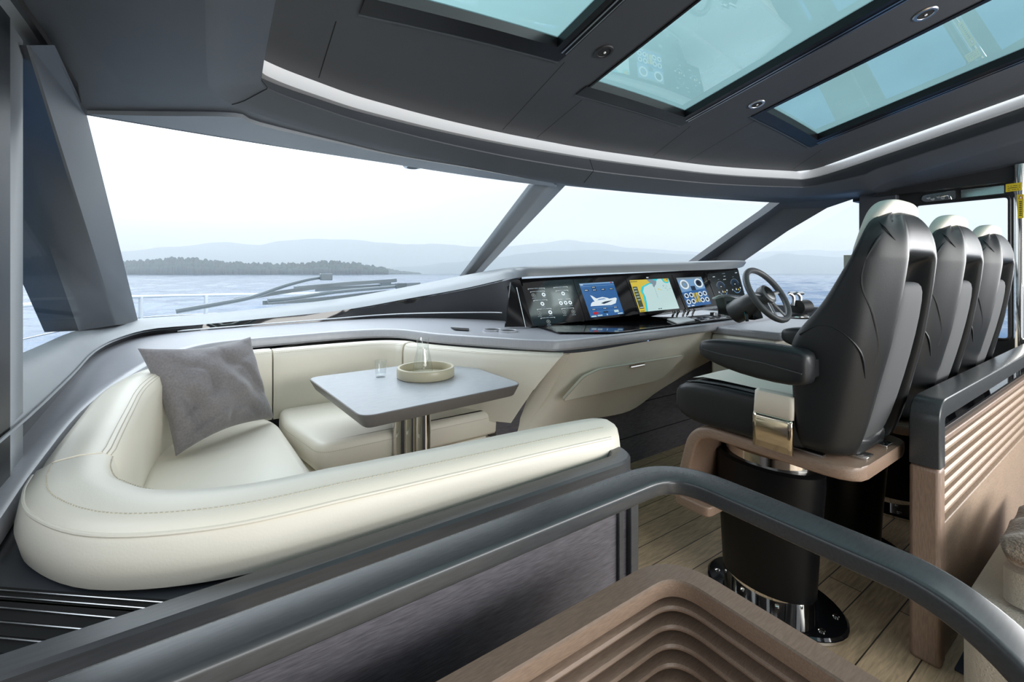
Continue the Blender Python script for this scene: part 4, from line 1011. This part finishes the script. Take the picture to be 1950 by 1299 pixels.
# seat cushion
def ringsec(y, hw, z0, z1, r=.03): return [W(a, y, b) for a, b in [(p[0], p[1]) for p in rrect(hw*2, z1-z0, r, 3, 0, (z0+z1)/2)]]
m = M(); m.loft([ringsec(.62, .24, .72, .86), ringsec(.75, .265, .705, .868), ringsec(.95, .27, .70, .872), ringsec(1.08, .268, .70, .866), ringsec(1.14, .262, .712, .85), ringsec(1.17, .25, .74, .825), ringsec(1.18, .23, .76, .80)]); obj('seat_cushion', m, BLEATH, seat, sub=1)
m = M(); m.grid([[W(a, y, z+.002-abs(a)*.02) for a in (-.19, -.1, 0, .1, .19)] for y, z in ((.70, .872), (.85, .876), (1.0, .878), (1.08, .876), (1.13, .864))]); obj('seat_insert', m, CREAM, seat, label='cream seat panel')
m = M(); m.grid([[W(a, y, z+.002) for a in (-.245, -.215)] for y, z in ((.83, .867), (.95, .870), (1.08, .864), (1.13, .852))]); obj('seat_edge_mesh', m, BFAB, seat)
GOLD = mat('polished_side_trim', (.78, .70, .56), .12, metal=1)
for sgn in (-1, 1):
    m = M(); ys = [.705, .72, .82, .833]; a = [W(sgn*.277, y, .695) for y in ys]; b = [W(sgn*.277, y, .80) for y in ys]; c_ = [W(sgn*.272, y, .812) for y in ys]; d_ = [W(sgn*.262, y, .885) for y in ys]; e_ = [W(sgn*.24, y, .892) for y in ys]
    m.grid([a, b, c_]); m.grid([c_, d_, e_], 1); o = obj('side_trim', m, [GOLD, CREAM], seat, label='polished metal and cream side trim')
    md = o.modifiers.new('solid', 'SOLIDIFY'); md.thickness = .012
    # armrest
    m = M(); cx = sgn*.315
    A_ = []
    for y, hw, z0, z1 in ((.625, .030, .965, 1.045), (.64, .042, .945, 1.062), (.72, .046, .94, 1.066), (.85, .046, .95, 1.064), (.93, .044, .968, 1.060), (.985, .040, .985, 1.052), (1.005, .028, .998, 1.042)):
        A_.append([W(cx+p[0], y, p[1]) for p in rrect(hw*2, z1-z0, .024, 3, 0, (z0+z1)/2)])
    m.loft(A_); ar = obj('armrest', m, BLEATH, seat, sub=1)
    m = M(); m.tube([W(cx+sgn*.045, .64, .99), W(cx+sgn*.048, .75, 1.005), W(cx+sgn*.046, .9, 1.012), W(cx+sgn*.038, .99, 1.02)], .0022, 5); obj('armrest_seam', m, CREAM_STITCH if False else BFAB, ar)
    m = M(); m.obox(W(sgn*.275, .66, 1.0), V((.02, 0, 0)), V((0, .03, 0)), V((0, 0, .03))); obj('armrest_pivot', m, BLEATH, seat, bevel=.006)
m = M(); m.loft([ringsec(.56, .14, .70, .76), ringsec(.62, .18, .70, .77), ringsec(.72, .2, .70, .74)]); obj('back_gusset', m, BLEATH, seat, sub=1)
# wooden base board bending down at the front
bp_ = fil([V((SX, .535, .675)), V((SX, 1.085, .675)), V((SX, 1.165, .36))], [0, .09, 0], 8)
secs = []
for i, p in enumerate(bp_):
    t = (bp_[min(i+1, len(bp_)-1)]-bp_[max(i-1, 0)]).normalized(); n = V((0, -t.z, t.y)); hw = .25 if i > 0 else .20
    secs.append([p+V((a, 0, 0))+n*b for a, b in rrect(hw*2, .045, .014, 3)])
base0 = secs[0]; secs[0:1] = [[V((SX+(q.x-SX)*k, q.y+dy, q.z)) for q in base0] for k, dy in ((.84, 0), (1.02, .006), (1.13, .022), (1.21, .05), (1.25, .09))]
m = M(); m.loft(secs); obj('seat_base_board', m, ENDWOOD if False else BROWNSIDE, seat, ang=35)
m = M(); m.loft([[W(a, 1.10+b, .375) for a, b in rrect(.5, .16, .03, 3)], [W(a, 1.10+b, .335) for a, b in rrect(.5, .16, .03, 3)]]); obj('footrest', m, BROWNSIDE, seat, bevel=.006)
for xx in (-.09, .09):
    m = M(); m.box(W(xx-.03, .55, .695)-V((0, 0, 0)), W(xx+.03, .60, .706)); obj('slide_bracket', m, CHROME, seat, bevel=.002)
for xx in (-.2, .2):
    m = M(); m.box(W(xx-.0125, .64, .690), W(xx+.0125, 1.02, .704)); obj('slide_rail', m, STEEL, seat)
# pedestal
PY = .92
def ov(rx, ry, z, py=PY): return [W(rx*math.cos(2*math.pi*k/36), py+ry*math.sin(2*math.pi*k/36), z) for k in range(36)]
m = M(); m.loft([ov(.115, .165, .55), ov(.115, .165, .595), ov(.11, .16, .60), ov(.08, .12, .603), ov(.08, .12, .655)]); obj('pedestal_collar', m, CHROME, seat, ang=35)
m = M(); m.loft([ov(.125, .175, .075), ov(.125, .175, .08), ov(.128, .185, .25), ov(.135, .205, .50), ov(.135, .205, .548), ov(.125, .19, .558)]); obj('pedestal', m, BGLOSS if False else mat('satin_black', (.004, .0045, .0055), .3, spec=.25), seat, ang=35)
m = M(); m.loft([ov(.122, .170, .022), ov(.122, .170, .078)]); obj('pedestal_band', m, CHROME, seat, ang=35)
m = M(); m.loft([ov(.19, .255, 0, PY-.02), ov(.19, .255, .014, PY-.02), ov(.183, .248, .022, PY-.02)]); fp = obj('foot_plate', m, BGLOSS, seat, ang=35)
m = M(); m.loft([ov(.192, .257, .002, PY-.02), ov(.192, .257, .012, PY-.02)], caps=False); obj('plate_rim', m, CHROME, fp)
for k in range(8):
    a = 2*math.pi*(k+.5)/8; m = M(); m.lathe([(.011, 0), (.011, .004), (.007, .006)], W(.155*math.cos(a), PY-.02+.215*math.sin(a), .021), 12); obj('bolt', m, CHROME, fp)
for i, lab in ((1, 'black leather helm seat in the middle of the row of three'), (2, 'black leather helm seat furthest from the sofa, beside the side door')):
    o = copy_tree(seat); o.location = (SX+.66*i, SY, 0); o['label'] = lab

# ================================================================== STEERING WHEEL, THROTTLE
wc = T(1461, 561, 2.9); be = math.radians(32); wn = V((0, -math.cos(be), math.sin(be)))
wheel = thing('steering_wheel', 'grey leather steering wheel with spokes in front of the helm screens', 'steering wheel', wc)
e1 = V((1, 0, 0)); e2 = wn.cross(e1).normalized(); Rw = .185
def wp(a, r, h=0): return wc+e1*math.cos(a)*r+e2*math.sin(a)*r+wn*h
GREYL = mat('grey_wheel_leather', (.10, .105, .11), .42, bump=(300, .15, .001))
m = M(); m.tube([wp(2*math.pi*k/48, Rw) for k in range(48)], .0195, 12, loop=True); obj('rim', m, GREYL, wheel)
for a in (math.radians(5), math.radians(175), math.radians(250), math.radians(290)):
    m = M(); d = wp(a, 1)-wc; t2 = wn.cross(d); m.loft([[wp(a, .045, -.01)+t2*x_+wn*y_ for x_, y_ in rrect(.03, .012, .004, 2)], [wp(a, Rw-.008, 0)+t2*x_+wn*y_ for x_, y_ in rrect(.022, .010, .004, 2)]]); obj('spoke', m, STEEL, wheel)
m = M(); m.lathe([(.05, -.05), (.062, -.03), (.066, .0), (.064, .012), (.055, .018), (.04, .019)], wc, 32, ax=wn); obj('hub', m, GREYL, wheel)
m = M(); m.lathe([(.048, .0185), (.048, .021), (.040, .021)], wc, 32, ax=wn); obj('hub_ring', m, CHROME, wheel)
m = M(); m.lathe([(.038, .018), (.036, .0205)], wc, 24, ax=wn); obj('hub_badge', m, BMATT, wheel)
m = M(); m.lathe([(.075, -.26), (.08, -.2), (.07, -.12), (.045, -.05)], wc, 28, ax=wn); obj('column', m, mat('column_grey', (.05, .052, .055), .35), wheel)
# binnacle pod that carries the wheel, with its own shaded dark screen
pod = thing('instrument_pod', 'black instrument pod with silver hood between wheel and screens', 'instrument pod', Z(1400, 605, .95))
a = T(1418, 565, 3.02)
m = M(); sec = []
for px0, py0, py1, t in ((1383, 571, 600, 3.18), (1398, 567, 604, 3.12), (1412, 565, 607, 3.06), (1428, 570, 610, 2.98), (1446, 580, 606, 2.96)):
    p, q = T(px0, py0, t), T(px0+8, py1, t-.03); d = V((.02, .10, 0)); sec.append([p, p+d, q+d, q])
m.loft(sec); obj('pod_body', m, mat('pod_black', (.01, .01, .011), .18), pod, bevel=.012)
m = M(); sec = []
for px0, py0, t in ((1382, 571, 3.20), (1395, 566, 3.14), (1411, 564.5, 3.08)):
    p = T(px0, py0, t); sec.append([p+V((0, -.015, .004)), p+V((.01, .11, .010)), p+V((.01, .11, .0)), p+V((0, -.015, -.006))])
m.loft(sec); obj('pod_hood', m, STEEL, pod, label='silver hood')
m = M(); p, q = T(1385, 574, 3.14), T(1408, 571, 3.05); solid(m, [p, q, T(1414, 602, 3.02), T(1390, 599, 3.12)], (0, .01, 0)); obj('pod_screen', m, E_DARK, pod)
m = M(); p, q = T(1413, 566, 3.02), T(1423, 612, 2.94); m.tube([p, p.lerp(q, .5)+V((-.01, -.01, 0)), q], .011, 8); obj('pod_edge', m, BGLOSS, pod)

tb = Z(1516, 603, .96); tb = T(1518, 598, 3.15)
thr = thing('throttle_lever', 'twin lever throttle control beside the steering wheel', 'throttle', tb-V((0, 0, .02)))
m = M(); m.lathe([(.07, -.03), (.075, -.02), (.07, 0), (.05, .012)], tb, 28); obj('throttle_base', m, BMATT, thr)
m = M(); m.lathe([(.074, -.022), (.077, -.018), (.074, -.012)], tb, 28, caps=False); obj('base_ring', m, CHROME, thr)
m = M(); cxx = T(1527, 585, 3.15); m.lathe([(.02, -.06), (.05, -.055), (.052, .055), (.02, .06)], cxx, 24, ax=(1, -.1, 0)); obj('throttle_drum', m, BMATT, thr)
for px, pyt, pxt in ((1510, 560, 1506), (1523, 560, 1521)):
    m = M(); a, b, c_ = T(px, 582, 3.13), T(px+1, 566, 3.13), T(pxt-3, 559, 3.13); m.tube(smooth_path([a, b, c_], 4), .011, 8); m.tube([c_, c_+V((.06, -.01, .0))], .013, 8); obj('lever', m, STEEL, thr)
# starboard side console the throttle stands on
m = M(); m.box((3.05, 1.42, .86), (4.44, 1.9, .915)); obj('side_worktop', m, GREYLAM, console, bevel=.015)
m = M(); m.box((3.05, 1.45, .55), (4.44, 1.9, .86)); obj('side_fascia', m, CREAM, console, bevel=.02)

# ================================================================== CEILING LAMPS, OVERHEAD SENSOR
for k, (px, py, lab, rim) in enumerate(((1150, 98, 'recessed round black spotlight beside the middle skylight, nearest the port skylight', BMATT), (1441, 198, 'recessed steel rimmed ceiling spotlight close to the front cove', STEEL), (1762, 26, 'recessed steel rimmed ceiling spotlight further aft between two skylights', STEEL))):
    c = onceil(px, py); nrm_ = V((-.07*(c.x-2), -.21, -1)).normalized()
    lm = thing('ceiling_spotlight', lab, 'spotlight', c, 'ceiling spotlights')
    m = M(); m.lathe([(.040, -.004), (.044, .002), (.040, .006), (.030, .006), (.027, .0)], c, 32, ax=nrm_); obj('lamp_rim', m, rim, lm)
    m = M(); m.lathe([(.029, .001), (.0285, .004)], c, 28, ax=nrm_); obj('lamp_recess', m, DARKGAP, lm)
    m = M(); m.lathe([(.006, .004), (.005, .007)], c+V((.004, 0, 0)), 12, ax=nrm_); obj('lamp_lens', m, WHITEP, lm)
c = Z(785, 317, 1.912); m = M(); m.lathe([(.05, .004), (.052, 0), (.046, -.007), (.034, -.008)], c, 28); s_ = obj('overhead_sensor', m, STEEL, label='small round sensor under the header above the windscreen', cat='sensor')  # sensor on the header underside, carries no lamp
m = M(); m.lathe([(.032, -.006), (.03, -.009)], c, 24); obj('lens', m, BMATT, s_)

# ================================================================== STARBOARD DOOR
door = thing('side_door', 'dark framed sliding side door with a wide window behind the far seat', 'door', (4.44, .75, 0))
door['kind'] = 'structure'; door.name = 'door_1'; ORG['door_1'] = V((4.44, .75, 0))
xd = 4.40
w0, w1, w2, w3 = X(1743, 392, xd), X(1923, 372, xd), X(1927, 652, xd), X(1700, 640, xd)
m = M(); yA, yB, zA, zB = w1.y, w0.y, .86, 1.815
for a, b in (((xd, yB, .0), (xd+.06, yB+.16, 1.92)), ((xd, yA-.16, 0), (xd+.06, yA, 1.92)), ((xd, yA, 0), (xd+.06, yB, zA)), ((xd, yA, zB), (xd+.06, yB, 1.92))): m.box(a, b)
obj('door_panel', m, BMATT, door)
m = M(); rr = [V((xd-.004, p[0], p[1])) for p in rrect(yB-yA, zB-zA, .03, 4, (yA+yB)/2, (zA+zB)/2)]
m.tube(rr, .009, 8, loop=True); obj('window_gasket', m, BMATT, door)
m = M(); m.box((xd+.02, yA, zA), (xd+.028, yB, zB)); obj('door_glass', m, PANE, door)
# top track, hinge and lock hardware
m = M(); a, b = X(1690, 360, xd-.06), X(1950, 333, xd-.06); m.tube([a, b], .010, 8); m.tube([a+V((0, 0, -.03)), b+V((0, 0, -.03))], .006, 8); obj('top_track', m, CHROME, door)
m = M(); pl_ = [X(1754, 381, xd-.012), X(1757, 373, xd-.012), X(1764, 371, xd-.012), X(1820, 362, xd-.012), X(1820, 379, xd-.012), X(1762, 385, xd-.012)]; solid(m, fil(pl_, .012, 3, loop=True), (.01, 0, 0)); obj('lock_plate', m, CHROME, door)
for px, py in ((1768, 377), (1776, 379), (1787, 375), (1795, 377)):
    m = M(); m.lathe([(.010, 0), (.010, .006), (.004, .008)], X(px, py, xd-.013), 12, ax=(-1, 0, 0)); obj('lock_screw', m, STEEL, door)
m = M(); m.tube([X(1790, 375, xd-.03), X(1806, 372, xd-.03), X(1808, 379, xd-.03)], .006, 6); obj('latch', m, CHROME, door)
m = M(); solid(m, [X(1830, 362, xd-.01), X(1912, 352, xd-.01), X(1912, 368, xd-.01), X(1830, 377, xd-.01)], (.008, 0, 0)); obj('mirror_plate', m, CHROME, door)
for px, py in ((1795, 358), (1850, 350), (1890, 347), (1905, 343), (1940, 341)):
    m = M(); c = X(px, py, xd-.07); m.box(c-V((.01, .02, .012)), c+V((.01, .02, .012))); obj('track_roller', m, CHROME, door, bevel=.003)
# post with warning labels
m = M(); xx = xd-.10; a = X(1943, 340, xx); m.tube([V((a.x, a.y, 0.0)), V((a.x, a.y, 2.0))], .028, 20)
post = obj('chrome_post', m, CHROME, label='polished steel post with yellow warning labels beside the side door', cat='post')
def label_plate(pts, name, lab):
    m = M(); solid(m, pts, (.004, 0, 0)); return obj(name, m, YELLOW, post, label=lab)
xl = xx-.032
l1 = label_plate([X(1915, 351, xl), X(1946, 347, xl), X(1946, 362, xl), X(1915, 366, xl)], 'warning_label', 'yellow label with lines of black text')
m = M()
for i in range(3):
    for j in range(9):
        if random.random() < .85:
            px = 1919+j*2.7; py = 354.5-(px-1919)*.1+i*3.6; solid(m, [X(px, py, xl-.001), X(px+1.8, py-.2, xl-.001), X(px+1.8, py+.9, xl-.001), X(px, py+1.1, xl-.001)], (.0005, 0, 0))
obj('label_text', m, BMATT, l1)
l2 = label_plate([X(1936, 371, xl), X(1950, 369.5, xl), X(1950, 415.5, xl), X(1938, 416, xl)], 'warning_label', 'upright yellow label with warning triangle')
m = M(); solid(m, [X(1943.5, 371.5, xl-.001), X(1948, 378, xl-.001), X(1939.5, 379, xl-.001)], (.0005, 0, 0)); obj('warning_triangle', m, RED, l2)
m = M(); solid(m, [X(1943.6, 373.5, xl-.002), X(1946.3, 377.6, xl-.002), X(1941, 378, xl-.002)], (.0005, 0, 0)); obj('triangle_centre', m, WHITEP, l2)
m = M()
for j in range(8):
    py = 383+j*3.7
    for k in range(3): solid(m, [X(1941.5+k*1.6, py, xl-.001), X(1942.6+k*1.6, py, xl-.001), X(1942.6+k*1.6, py+random.uniform(1.5, 2.9), xl-.001), X(1941.5+k*1.6, py+2, xl-.001)], (.0005, 0, 0))
obj('label_text', m, BMATT, l2)
# dark upper panel above the door, pillar between quarter window and door
m = M(); m.box((4.30, -3, 1.90), (4.46, 1.30, 2.06)); struct('trim_14', m, BMATT)

# ================================================================== SALOON SEAT (lower right corner) AND THROW
ss = thing('boucle_seat', 'beige boucle saloon seat behind the slatted partition', 'sofa', (2.2, .0, 0))
m = M(); m.loft([[V((p[0], p[1], z)) for p in rrect(1.2, .85, .06, 4, 2.47, -.065)] for z in (.03, .05, .26, .295, .305)]); obj('seat_base', m, BOUCLE, ss, bevel=.015)
m = M(); m.loft([[V((p[0]+d*.5, p[1], z)) for p in rrect(.8-abs(d), .5-abs(d), .05, 4, 2.36, .04)] for z, d in ((.306, .03), (.32, 0), (.42, 0), (.442, .03), (.45, .08))]); obj('loose_cushion', m, BOUCLE, ss)
m = M(); rows = []
for i in range(9):
    r = []
    for j in range(9):
        x = 1.93+.06*i; y = -.12+.05*j; edge = min(i, 8-i, j, 8-j)
        r.append(V((x, y, 0.468+.05*min(1, edge/2)+.018*math.sin(2.4*i+.7*j)+.012*math.sin(3.1*j))))
    rows.append(r)
m.grid(rows); o = obj('wool_throw', m, THROWM, sub=2, label='folded brown wool throw lying on the beige boucle seat', cat='blanket'); md = o.modifiers.new('solid', 'SOLIDIFY'); md.thickness = .03

# ================================================================== OUTSIDE: WIPERS AND BOW RAIL
def wiper(label, arm, blade, yv):
    w_ = thing('wiper', label, 'wiper', Y(*arm[0], yv), 'windscreen wipers')
    m = M(); pts = [Y(px, py, yv+.02*k) for k, (px, py) in enumerate(arm)]
    m.tube(smooth_path(pts, 4), lambda s: .022-.008*s, 8); obj('wiper_arm', m, WIPERM, w_)
    m = M(); pts = [Y(px, py, yv+.12) for px, py in blade]; secs = []
    for p in smooth_path(pts, 4): secs.append([p+V((0, -.012, -.018)), p+V((0, .012, -.018)), p+V((0, .008, .018)), p+V((0, -.008, .018))])
    m.loft(secs); obj('wiper_blade', m, BMATT if False else WIPERM, w_)
    m = M(); p = Y(*arm[-1], yv+.06); m.box(p-V((.06, .03, .03)), p+V((.05, .03, .035))); obj('wiper_clip', m, WIPERM, w_, bevel=.008)
wiper('long grey wiper outside the windscreen, the upper one', [(335, 593), (420, 578), (480, 566), (540, 545), (590, 532), (622, 528)], [(445, 572), (540, 556), (640, 543), (755, 534)], 4.55)
wiper('grey wiper lying lower along the foot of the windscreen', [(510, 573), (560, 568), (640, 556), (730, 548), (765, 545)], [(500, 577), (600, 571), (700, 560), (820, 547)], 4.45)
wiper('short grey wiper above the dash cowl', [(560, 549), (620, 543), (690, 537), (735, 539)], [(600, 552), (700, 546), (800, 541)], 4.75)
rl = thing('bow_rail', 'white metal safety rail on the foredeck outside the windows', 'railing', (-1.2, 7, -.3))
tp = smooth_path([T(-60, 588, 3.2), T(46, 581, 4.2), T(130, 573, 5.0), T(200, 568, 5.8), T(268, 565, 6.8), T(390, 562, 7.6), T(500, 560, 8.6), T(640, 558, 10)], 6)
m = M(); m.tube(tp, .022, 10); obj('top_rail', m, GELCOAT, rl)
m = M(); m.tube([p+V((0, 0, -.32)) for p in tp], .008, 8); obj('wire', m, STEEL, rl)
for px, py, t in ((141, 572, 5.1), (268, 565, 6.8), (392, 562, 7.6)):
    p = T(px, py, t); m = M(); m.tube([p, p+V((0, .02, -.8))], .03 if px > 200 else .035, 10); obj('stanchion', m, GELCOAT, rl)
m = M(); m.add([V((-.52, 2.6, .80)), V((2, 4.4, .86)), V((4.5, 3.4, .80)), V((3.2, 8.5, .25)), V((1.9, 11, .2)), V((.6, 9, .2)), V((-1.1, 5.6, .15))], [(0, 1, 6), (1, 5, 6), (1, 4, 5), (1, 3, 4), (1, 2, 3)]); struct('foredeck', m, GELCOAT)
